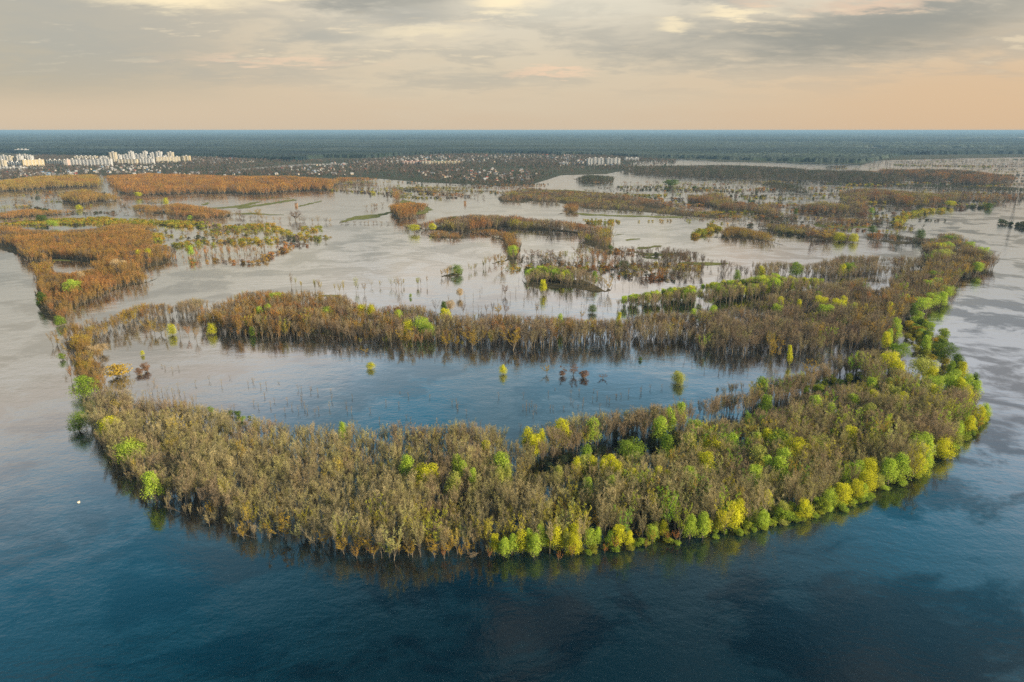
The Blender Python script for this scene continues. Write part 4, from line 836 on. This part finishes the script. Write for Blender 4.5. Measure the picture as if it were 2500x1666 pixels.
# ------------------------------------------------------------------ far woodland
NA, NR = 1100, 330
aa = np.radians(np.linspace(-46, 46, NA)); rr = 3400*(100000/3400)**np.linspace(0, 1, NR)
AA, RR_ = np.meshgrid(aa, rr); XX, YY = RR_*np.sin(AA), RR_*np.cos(AA)
XX += rng.uniform(-.4, .4, XX.shape)*RR_*.0014; YY += rng.uniform(-.4, .4, XX.shape)*RR_*.010
u, v, zc = proj(XX, YY)
edge = np.interp(u, [-200, 0, 60, 140, 300, 520, 640, 720, 790, 900, 1000, 1240, 1500, 1560, 1660, 2000, 2100, 2200, 2700], [372, 374, 378, 382, 386, 386, 392, 396, 386, 388, 382, 376, 383, 388, 388, 398, 400, 380, 376])
fb = vnoise(XX/1900, YY/3800, 1)*.55+vnoise(XX/600, YY/1300, 2)*.3+vnoise(XX/220, YY/500, 3)*.15
mask = ((v < edge-1.5) & ((fb > .40) | (v > 345)) & ~((v < 352) & (fb > .60) & (fb < .66)))
for q in ch[2:]: mask &= ~inside(u, v, [(a_, b_) for a_, b_ in q])
hgt = np.where(mask, 12+3.5*rng.random(XX.shape)+9*vnoise(XX/260, YY/700, 4), 0.2)
idx = np.arange(NA*NR).reshape(NR, NA)
keepf = mask[:-1, :-1] | mask[1:, :-1] | mask[:-1, 1:] | mask[1:, 1:]
q = np.stack([idx[:-1, :-1], idx[:-1, 1:], idx[1:, 1:], idx[1:, :-1]], -1)[keepf]
m_ = bpy.data.meshes.new('far_woodland'); m_.vertices.add(NA*NR); m_.vertices.foreach_set('co', np.stack([XX, YY, hgt], -1).ravel())
m_.loops.add(q.size); m_.loops.foreach_set('vertex_index', q.ravel().astype(np.int32)); m_.polygons.add(len(q))
m_.polygons.foreach_set('loop_start', np.arange(0, q.size, 4, dtype=np.int32)); m_.polygons.foreach_set('loop_total', np.full(len(q), 4, np.int32)); m_.update(calc_edges=True)
m, b = newmat('pine_canopy'); co = objco(); mp = V.nt.nodes.new('ShaderNodeMapping'); mp.inputs['Scale'].default_value = (.3, 1, 1); V.nt.links.new(co, mp.inputs[0])
f1 = smooth(noise(mp.outputs[0], .0007, 6, .65), .47, .62); f2 = smooth(noise(mp.outputs[0], .009, 4), .4, .6)
f3 = smooth(noise(mp.outputs[0], .00022, 4, .6), .45, .6); c_ = mixc(f1, (.003, .016, .028), (.075, .10, .08)); c_ = mixc(f3*0.6, c_, (.10, .12, .085)); V.nt.links.new(mixc(f2*0.45, c_, (.03, .06, .025)), b.inputs['Base Color']); m_.materials.append(m)
tag(obj('far_woodland', m_), 'blue green pine woodland reaching the horizon beyond the villages', 'woodland', kind='stuff')

# ------------------------------------------------------------------ houses
def paint(name, c, rough=.8):
    m, b = newmat(name); b.inputs['Roughness'].default_value = rough
    V.nt.links.new(mixc(noise(objco(), .6, 4), tuple(q*.85 for q in c), tuple(min(1, q*1.08) for q in c)), b.inputs['Base Color']); return m
WALLS = [paint('white_plaster', (.42, .41, .39)), paint('cream_plaster', (.52, .45, .34)), paint('grey_plaster', (.32, .32, .32))]
ROOFS = [paint('grey_roof', (.22, .23, .25)), paint('white_roof', (.40, .42, .44), .6), paint('red_roof', (.30, .07, .05)), paint('brown_roof', (.20, .12, .08)), paint('blue_roof', (.15, .25, .38))]
M_glass, b = newmat('window_glass'); b.inputs['Base Color'].default_value = (.04, .05, .06, 1); b.inputs['Roughness'].default_value = .15; b.inputs['Specular IOR Level'].default_value = .5
def house_mesh(wm, rm, w_, d, h, rh):
    v = [(-w_/2, -d/2, 0), (w_/2, -d/2, 0), (w_/2, d/2, 0), (-w_/2, d/2, 0), (-w_/2, -d/2, h), (w_/2, -d/2, h), (w_/2, d/2, h), (-w_/2, d/2, h), (-w_/2, 0, h+rh), (w_/2, 0, h+rh)]
    f = [(0, 1, 5, 4), (2, 3, 7, 6), (1, 2, 6, 9, 5), (3, 0, 4, 8, 7)]; mi = [0]*4
    e = .5; t = .25; k = len(v)
    for s in (-1, 1):
        k = len(v); ye = s*(d/2+e); ze = h-rh*e/(d/2)+.03
        v += [(-w_/2-e, ye, ze), (w_/2+e, ye, ze), (w_/2+e, 0, h+rh+.03), (-w_/2-e, 0, h+rh+.03), (-w_/2-e, ye, ze+t), (w_/2+e, ye, ze+t), (w_/2+e, 0, h+rh+t), (-w_/2-e, 0, h+rh+t)]
        f += [(k, k+3, k+2, k+1), (k+4, k+5, k+6, k+7), (k, k+1, k+5, k+4), (k, k+4, k+7, k+3), (k+1, k+2, k+6, k+5)]; mi += [1]*5
    for x in (-w_*.28, w_*.05, w_*.3):
        k = len(v); y = -d/2-.04; v += [(x-.7, y, 1.1), (x+.7, y, 1.1), (x+.7, y, 2.5), (x-.7, y, 2.5)]; f += [(k, k+1, k+2, k+3)]; mi += [2]
    k = len(v); x, y, z = w_*.2, d*.12, h+rh*.5; a = .35
    v += [(x-a, y-a, z), (x+a, y-a, z), (x+a, y+a, z), (x-a, y+a, z), (x-a, y-a, z+rh*.5+1.2), (x+a, y-a, z+rh*.5+1.2), (x+a, y+a, z+rh*.5+1.2), (x-a, y+a, z+rh*.5+1.2)]
    f += [(k, k+1, k+5, k+4), (k+1, k+2, k+6, k+5), (k+2, k+3, k+7, k+6), (k+3, k, k+4, k+7), (k+4, k+5, k+6, k+7)]; mi += [0]*5
    return mesh('house', v, f, [wm, rm, M_glass], mi)
HM = []
for wi, wn in enumerate(('white', 'cream', 'grey')):
    for ri, rn in enumerate(('grey', 'white', 'red', 'brown', 'blue')):
        HM.append((house_mesh(WALLS[wi], ROOFS[ri], rnd.uniform(11, 16), rnd.uniform(9, 12), rnd.uniform(4.0, 6.5), rnd.uniform(3, 4.5)), wn, rn))
VR = [('village below the apartment blocks', T(1, [(0, 312), (300, 312), (760, 302), (1250, 285), (1260, 305), (1100, 335), (650, 350), (0, 392)]), 1.0),
      ('village beside the apartment blocks', T(1, [(1300, 232), (1450, 232), (1760, 255), (1740, 275), (1400, 285), (1260, 280)]), 1.0),
      ('riverside village row behind the wood tinted sunlit orange', T(1, [(790, 345), (1600, 345), (2100, 352), (2100, 358), (1600, 362), (950, 362)]), .55),
      ('village right of the canal', T(1, [(1900, 315), (2330, 270), (2330, 365), (2200, 362), (2000, 330)]), .7),
      ('upper village at the pine edge', T(2, [(0, 275), (250, 250), (650, 222), (1600, 222), (1700, 238), (1680, 275), (1200, 272), (900, 272), (400, 290), (150, 290)]), .9),
      ('village left of the red roofs', T(2, [(0, 285), (250, 285), (330, 310), (150, 330), (100, 370), (0, 368)]), .9),
      ('red roofed riverside village', T(2, [(350, 330), (900, 308), (1250, 325), (1400, 372), (1250, 405), (1000, 405), (650, 372)]), 1.0),
      ('village by the twin towers', T(2, [(1500, 262), (1700, 262), (1950, 292), (1800, 312), (1500, 300)]), .6)]
HS = []
for vn, poly, dens in VR:
    W_ = np.array([at(*p) for p in poly]); sp = 29
    gx, gy = np.meshgrid(np.arange(W_[:, 0].min(), W_[:, 0].max(), sp), np.arange(W_[:, 1].min(), W_[:, 1].max(), sp*1.35))
    gx = (gx+rng.uniform(-.4, .4, gx.shape)*sp).ravel(); gy = (gy+rng.uniform(-.4, .4, gy.shape)*sp).ravel(); u, v, zc = proj(gx, gy)
    for i in np.nonzero(inside(u, v, poly) & (rng.random(gx.shape) < dens*.42))[0]:
        p = (.30, .34, .08, .18, .10) if 'red' not in vn else (.25, .22, .28, .18, .07)
        wi = rng.choice(3, p=(.55, .25, .2)); ri = rng.choice(5, p=p)
        HS.append((gx[i], gy[i], rng.uniform(0, pi), wi*5+ri, vn, rng.uniform(.5, .88), u[i], v[i], zc[i]))
HS.sort(key=lambda q: q[8]/q[5]); HI = {}
for q in HS[:300]:
    me, wn, rn = HM[q[3]]; o = obj('house', me, None, (q[0], q[1], .35), q[2]); o.scale = (q[5],)*3; tag(o, None, 'house', 'houses of the far villages')
    HI.setdefault(('big' if q[5] > .7 else 'small', wn, rn, q[4]), []).append((q[6], o))
for (sz, wn, rn, vn), L in HI.items():
    L.sort(key=lambda q: q[0]); n = len(L)
    for i, (_, o) in enumerate(L):
        rk = '' if n == 1 else ('leftmost ' if i == 0 else 'rightmost ' if i == n-1 else ordw(i)+' from left ')
        o['label'] = rk+f'{sz} {wn} house, {rn} roof, {vn}'
vs, fs, mi = [], [], []
mats_ = WALLS+ROOFS+[M_glass]
for q in HS[300:]:
    me = HM[q[3]][0]; k = len(vs); c, s = cos(q[2])*q[5], sin(q[2])*q[5]
    vs += [(q[0]+a.co.x*c-a.co.y*s, q[1]+a.co.x*s+a.co.y*c, .35+a.co.z*q[5]) for a in me.vertices]
    for p in me.polygons: fs.append([k+i for i in p.vertices]); mi.append((q[3]//5, 3+q[3] % 5, 8)[p.material_index])
if vs: tag(obj('houses', mesh('houses', vs, fs, mats_, mi)), 'many tiny pale houses spread through the far villages', 'houses', kind='stuff')
print('HOUSES', len(HS))

# ------------------------------------------------------------------ apartment blocks
def facade(name, c1, c2):
    m, b = newmat(name); co = objco(); sp_ = V.nt.nodes.new('ShaderNodeSeparateXYZ'); V.nt.links.new(co, sp_.inputs[0])
    hx = V(sp_.outputs[0])+V(sp_.outputs[1]); z_ = V(sp_.outputs[2])
    fx = V.op('FRACT', hx/3.2); fz = V.op('FRACT', z_/2.9)
    win = smooth(V.op('ABSOLUTE', fx-.5), .30, .28)
    wz = V.op('SUBTRACT', 1.0, smooth(V.op('ABSOLUTE', fz-.55), .24, .26)); wx = V.op('SUBTRACT', 1.0, smooth(V.op('ABSOLUTE', fx-.5), .24, .26))
    nn = noise(co, .05, 3); c = mixc(nn, c1, c2); c = mixc(wx*wz, c, (.10, .12, .14))
    V.nt.links.new(c, b.inputs['Base Color']); return m
FAC = {'cream': facade('cream_panels', (.54, .48, .35), (.62, .56, .41)), 'white': facade('white_panels', (.54, .56, .57), (.62, .64, .65)), 'pink': facade('pink_panels', (.66, .42, .36), (.74, .55, .45)),
       'yellow': facade('yellow_panels', (.58, .48, .28), (.64, .55, .34)), 'grey': facade('grey_panels', (.44, .46, .47), (.52, .54, .56))}
M_balc = paint('balcony_panels', (.80, .80, .78)); M_flat = paint('flat_roof', (.30, .30, .30)); M_tan = paint('tan_end', (.34, .22, .13))
def box_(v, f, x0, x1, y0, y1, z0, z1):
    k = len(v); v += [(x0, y0, z0), (x1, y0, z0), (x1, y1, z0), (x0, y1, z0), (x0, y0, z1), (x1, y0, z1), (x1, y1, z1), (x0, y1, z1)]
    f += [(k+3, k+2, k+1, k), (k+4, k+5, k+6, k+7), (k, k+1, k+5, k+4), (k+1, k+2, k+6, k+5), (k+2, k+3, k+7, k+6), (k+3, k, k+4, k+7)]
def block(u0, u1, vb, vt, col, label, depth=16, name='apartment_block', roofc=None, skew=0.0, zz_=0.35):
    x0, y0 = at(u0, vb, .35); x1, y1 = at(u1, vb+skew, .35); W_ = math.hypot(x1-x0, y1-y0); ang = math.atan2(y1-y0, x1-x0)
    zc = proj(x0, y0)[2]; h = (vb-vt)*zc/F/CP
    o = bpy.data.objects.new(name, None); COL.objects.link(o); o.location = ((x0+x1)/2, (y0+y1)/2, zz_); o.rotation_euler = (0, 0, ang)
    tag(o, label, 'apartment block', 'apartment blocks beyond the flood')
    v, f = [], []; box_(v, f, -W_/2, W_/2, 0, depth, 0, h); obj('wall', mesh('wall', v, f, [FAC[col]]), o)
    v, f = [], []; box_(v, f, -W_/2-.4, W_/2+.4, -.4, depth+.4, h+.01, h+.9)
    rf = obj('roof', mesh('roof', v, f, [roofc or M_flat]), o)
    n = max(1, int(W_/24)); pme = None
    for i in range(n):
        cx = -W_/2+W_*(i+.5)/n
        v, f = [], []; box_(v, f, -3, 3, depth*.35, depth*.7, h+.92, h+3.8)
        if pme is None: pme = mesh('stair_head', v, f, [M_balc])
        obj('stair_head', pme, rf, (cx, 0, 0))
    n = max(2, int(W_/13)); bme = None
    for i in range(n):
        cx = -W_/2+W_*(i+.5)/n
        if bme is None:
            v, f = [], []
            for k in range(int(h/2.9)): box_(v, f, -1.9, 1.9, -1.5, -.01, k*2.9+.6, k*2.9+1.75)
            box_(v, f, -2.1, -1.95, -1.5, -.01, .3, h-.6); box_(v, f, 1.95, 2.1, -1.5, -.01, .3, h-.6)
            bme = mesh('balcony_stack', v, f, [M_balc])
        obj('balcony_stack', bme, o, (cx, 0, 0))
    return o
def B(x0, x1, yb, yt, *a, **k):      # coordinates of the enlarged view of the left shore
    return block(x0/4.706, x1/4.706, 340+yb/4.706, 340+yt/4.706, *a, **k)
B(-150, 60, 330, 250, 'cream', 'cream apartment slab cut by the left border of the photo')
B(38, 268, 312, 265, 'white', 'pale slab with stair heads between the border and the long yellow slab', skew=1)
B(-60, 265, 352, 322, 'white', 'low long white building in front of the leftmost slabs')
B(272, 520, 325, 248, 'yellow', 'long plain yellow slab with an open grassy gap on its right', skew=-2)
B(535, 755, 300, 243, 'cream', 'cream ribbed slab right of the grassy gap', skew=1)
B(757, 788, 318, 243, 'pink', 'narrow tan end block joining the cream and the grey white slabs')
B(790, 945, 312, 240, 'white', 'grey white slab with blue shaded balconies, beside the tan end block')
B(947, 1110, 312, 240, 'grey', 'grey slab with many balcony columns in the middle of the long row')
B(1112, 1280, 312, 232, 'white', 'bright white stepped slab at the right end of the long row')
B(75, 137, 262, 202, 'cream', 'cream tower behind the low pale slab, near the left border', depth=20)
B(-120, 70, 262, 195, 'grey', 'stepped grey slab behind the front slabs, cut by the left border')
B(192, 250, 262, 198, 'white', 'white tower left of the pair behind the yellow slab', depth=20)
B(312, 366, 250, 195, 'white', 'white tower right of the pair behind the yellow slab', depth=20)
B(190, 310, 222, 182, 'grey', 'low grey block between the two white towers')
B(850, 1110, 232, 200, 'cream', 'long cream slab standing behind the middle row')
B(1148, 1215, 225, 200, 'white', 'small white block behind the bright white slab')
B(1266, 1335, 275, 162, 'cream', 'tallest cream tower right of the long row', depth=20)
B(1338, 1388, 240, 186, 'white', 'short white block tucked beside the tallest cream tower')
B(1405, 1480, 232, 182, 'white', 'wide white block left of the slim white tower')
B(1482, 1532, 240, 152, 'white', 'slim white tower, first of the four on the skyline', depth=18)
B(1534, 1640, 230, 178, 'grey', 'wide grey block between the first and second skyline towers')
B(1648, 1690, 235, 150, 'white', 'slim white tower, second of the four on the skyline', depth=18)
B(1726, 1776, 235, 165, 'white', 'shorter white tower between the two taller skyline towers', depth=18)
B(1796, 1856, 235, 152, 'white', 'white stepped tower, third of the tall four on the skyline', depth=20)
B(1926, 1988, 235, 157, 'cream', 'cream tower standing alone over the right hand slabs', depth=20)
B(1350, 1575, 292, 236, 'cream', 'cream slab right of the tallest tower, dark stair heads')
B(1600, 1765, 288, 228, 'white', 'white slab between two cream slabs in the front row')
B(1798, 2078, 272, 212, 'cream', 'long cream slab at the right of the front row', skew=-1)
B(2096, 2182, 262, 198, 'yellow', 'rightmost yellow end slab of the town')
B(170, 296, 155, 122, 'grey', 'lone grey building in the pine wood above the town', depth=40)
B(1640, 1926, 222, 192, 'white', 'long low white slab behind the skyline towers', skew=0)
def Cc(x0, x1, yb, yt, *a, **k): return block(900+x0/3.565, 900+x1/3.565, 350+yb/3.565, 350+yt/3.565, *a, **k)
Cc(292, 350, 184, 158, 'pink', 'small pink block with a flat top, start of the red roofed row', roofc=ROOFS[2])
Cc(352, 455, 188, 158, 'pink', 'pink block under a dark red roof in the centre row', roofc=ROOFS[2])
Cc(457, 538, 190, 156, 'cream', 'cream block with a red roof in the centre row', roofc=ROOFS[2])
Cc(540, 672, 186, 158, 'yellow', 'yellow block with a green roof in the centre row', roofc=paint('green_roof', (.08, .22, .18)))
Cc(682, 792, 184, 156, 'yellow', 'yellow block at the right end of the centre row', roofc=ROOFS[3])
Cc(1900, 1948, 194, 138, 'white', 'white tower at the left of the twin tower group', depth=20)
Cc(1950, 2048, 190, 134, 'grey', 'wide grey tower beside the white one by the lagoon', depth=24)
Cc(2064, 2122, 190, 136, 'grey', 'grey tower just right of the gap by the lagoon', depth=22)
Cc(2124, 2190, 190, 136, 'white', 'whitish tower at the right of the lagoon group', depth=22)
Cc(2230, 2353, 150, 130, 'white', 'low white hall right of the lagoon towers', name='hall', depth=30)
Cc(1660, 1740, 188, 170, 'grey', 'low grey shed left of the lagoon towers', name='shed', depth=30)

# ------------------------------------------------------------------ pylons and masts
M_steel, b = newmat('weathered_steel'); b.inputs['Base Color'].default_value = (.11, .11, .105, 1); b.inputs['Roughness'].default_value = .6
M_conc = paint('concrete', (.40, .38, .34))
def pylon(t, x, yb, yt, label, arms=3, w0=.12, th=.16, sway=0.0):
    ox, oy, s = TILE[t]; px, py = at(ox+x/s, oy+yb/s); zc = proj(px, py)[2]; h = (yb-yt)/s*zc/F/CP
    o = bpy.data.objects.new('pylon', None); COL.objects.link(o); o.location = (px, py, 0); o.rotation_euler = (0, 0, .35); tag(o, label, 'pylon', 'power line pylons in the water')
    hw = lambda z: h*w0*.5*(1-z/h)**1.15+h*.012
    lv = [h*q for q in (0, .14, .27, .39, .5, .6, .69, .77, .84, .9, .96, 1)]; sg = []
    for a, c in zip(lv[:-1], lv[1:]):
        A_ = [(sx*hw(a), sy*hw(a), a) for sx, sy in ((-1, -1), (1, -1), (1, 1), (-1, 1))]; C_ = [(sx*hw(c), sy*hw(c), c) for sx, sy in ((-1, -1), (1, -1), (1, 1), (-1, 1))]
        for i in range(4):
            j = (i+1) % 4; sg += [(A_[i], C_[i], th*1.5, th*1.5), (A_[i], C_[j], th, th), (A_[j], C_[i], th, th), (C_[i], C_[j], th, th)]
    v, f = seg_arrays(sg, 4); obj('lattice_frame', mesh('lattice_frame', v, f, [M_steel]), o)
    for k in range(arms):
        z = h*(.94-.12*k); L = h*(.11, .16, .13)[k % 3]; sg = []
        for sx in (-1, 1): sg += [((0, -.5, z), (sx*L, 0, z+.2), th*1.2, th), ((0, .5, z), (sx*L, 0, z+.2), th*1.2, th), ((0, 0, z+h*.035), (sx*L, 0, z+.2), th, th)]
        v, f = seg_arrays(sg, 4); ar = obj('crossarm', mesh('crossarm', v, f, [M_steel]), o)
        for sx in (-1, 1):
            v, f = seg_arrays([((sx*L, 0, z+.1), (sx*L, 0, z-h*.03), th, th*.6)], 6); obj('insulator', mesh('insulator', v, f, [M_conc]), ar)
    v, f = [], []
    for sx in (-1, 1):
        for sy in (-1, 1): box_(v, f, sx*hw(0)-1, sx*hw(0)+1, sy*hw(0)-1, sy*hw(0)+1, -.8, 1.1)
    obj('footing', mesh('footing', v, f, [M_conc]), o); return o
pylon(3, 2262, 690, 545, 'tallest steel lattice pylon, on the bushy islet at the right border', th=.07)
pylon(3, 678, 522, 435, 'left one of the two pylons sharing a small round islet')
pylon(3, 694, 522, 460, 'right one of the two pylons sharing a small round islet')
pylon(3, 472, 545, 498, 'lone pylon behind the little bushy islet left of the pair')
pylon(3, 1187, 520, 450, 'pylon rising behind the long russet wood on the right')
pylon(1, 580, 605, 550, 'thin pylon beside the small yellow tree in the left lagoon', w0=.08, th=.12)
pylon(1, 820, 530, 462, 'thin pylon at the mouth of the cut through the wood tinted sunlit orange', w0=.08, th=.12)
def mast(t, x, yb, yt, label):
    ox, oy, s = TILE[t]; px, py = at(ox+x/s, oy+yb/s); zc = proj(px, py)[2]; h = (yb-yt)/s*zc/F/CP
    o = bpy.data.objects.new('river_mast', None); COL.objects.link(o); o.location = (px, py, 0); tag(o, label, 'mast', 'masts on concrete boxes in the flood')
    v, f = seg_arrays([((0, 0, 6), (0, 0, h*.6), .45, .35), ((0, 0, h*.6), (0, 0, h), .3, .15)], 6); obj('pole', mesh('pole', v, f, [M_steel]), o)
    v, f = [], []; box_(v, f, -2.4, 2.4, -2.4, 2.4, -1, 5.6); box_(v, f, -2.8, 2.8, -2.8, 2.8, 5.61, 6.2); obj('plinth', mesh('plinth', v, f, [M_tan]), o)
    v, f = seg_arrays([((-2.4, -2.4, 6.2), (-2.4, -2.4, 8.5), .1, .1), ((2.4, -2.4, 6.2), (2.4, -2.4, 8.5), .1, .1), ((-2.4, -2.4, 8.5), (2.4, -2.4, 8.5), .1, .1), ((2.4, 2.4, 6.2), (2.4, 2.4, 8.5), .1, .1), ((2.4, -2.4, 8.5), (2.4, 2.4, 8.5), .1, .1)], 4)
    obj('railing', mesh('railing', v, f, [M_steel]), o)
mast(2, 855, 556, 512, 'thin mast on a box alone in the open lagoon above the central wood')
mast(1, 2026, 572, 515, 'thin mast on a box at the tip of the green grass banks')

# small white buoy drifting on the dark river
def lathe(prof, n=14):
    v = [(r*cos(2*pi*i/n), r*sin(2*pi*i/n), z) for r, z in prof for i in range(n)]
    return v, [(a*n+i, a*n+(i+1) % n, (a+1)*n+(i+1) % n, (a+1)*n+i) for a in range(len(prof)-1) for i in range(n)]
bx_, by_ = at(192, 1227)
buoy = bpy.data.objects.new('buoy', None); COL.objects.link(buoy); buoy.location = (bx_, by_, 0); buoy.rotation_euler = (0, .5, .4); buoy.scale = (.85,)*3
tag(buoy, 'small cream white buoy alone on the dark river left of the near wood', 'buoy')
v, f = lathe([(.01, -.35), (.6, -.3), (.78, 0), (.7, .3), (.4, .45), (.01, .5)]); obj('float', mesh('float', v, f, [paint('buoy_paint', (.85, .80, .62), .4)], None, True), buoy)
v, f = lathe([(.12, .45), (.10, .95), (.22, 1.0), (.2, 1.15), (.01, 1.2)]); obj('post', mesh('post', v, f, [WALLS[0]]), buoy)

# ------------------------------------------------------------------ haze
HB = 140000
v, f = [], []; box_(v, f, -HB, HB, -2900, HB, -1.0, 152.5)
m = bpy.data.materials.new('haze_air'); m.use_nodes = True; nt = m.node_tree; nt.nodes.clear()
out = nt.nodes.new('ShaderNodeOutputMaterial'); pv = nt.nodes.new('ShaderNodeVolumePrincipled')
pv.inputs['Color'].default_value = (.34, .58, .84, 1); pv.inputs['Density'].default_value = 5e-5; pv.inputs['Anisotropy'].default_value = 0.0
nt.links.new(pv.outputs[0], out.inputs['Volume'])
hz = obj('haze', mesh('haze', v, f, [m])); tag(hz, 'blue air haze over the far land', kind='stuff')
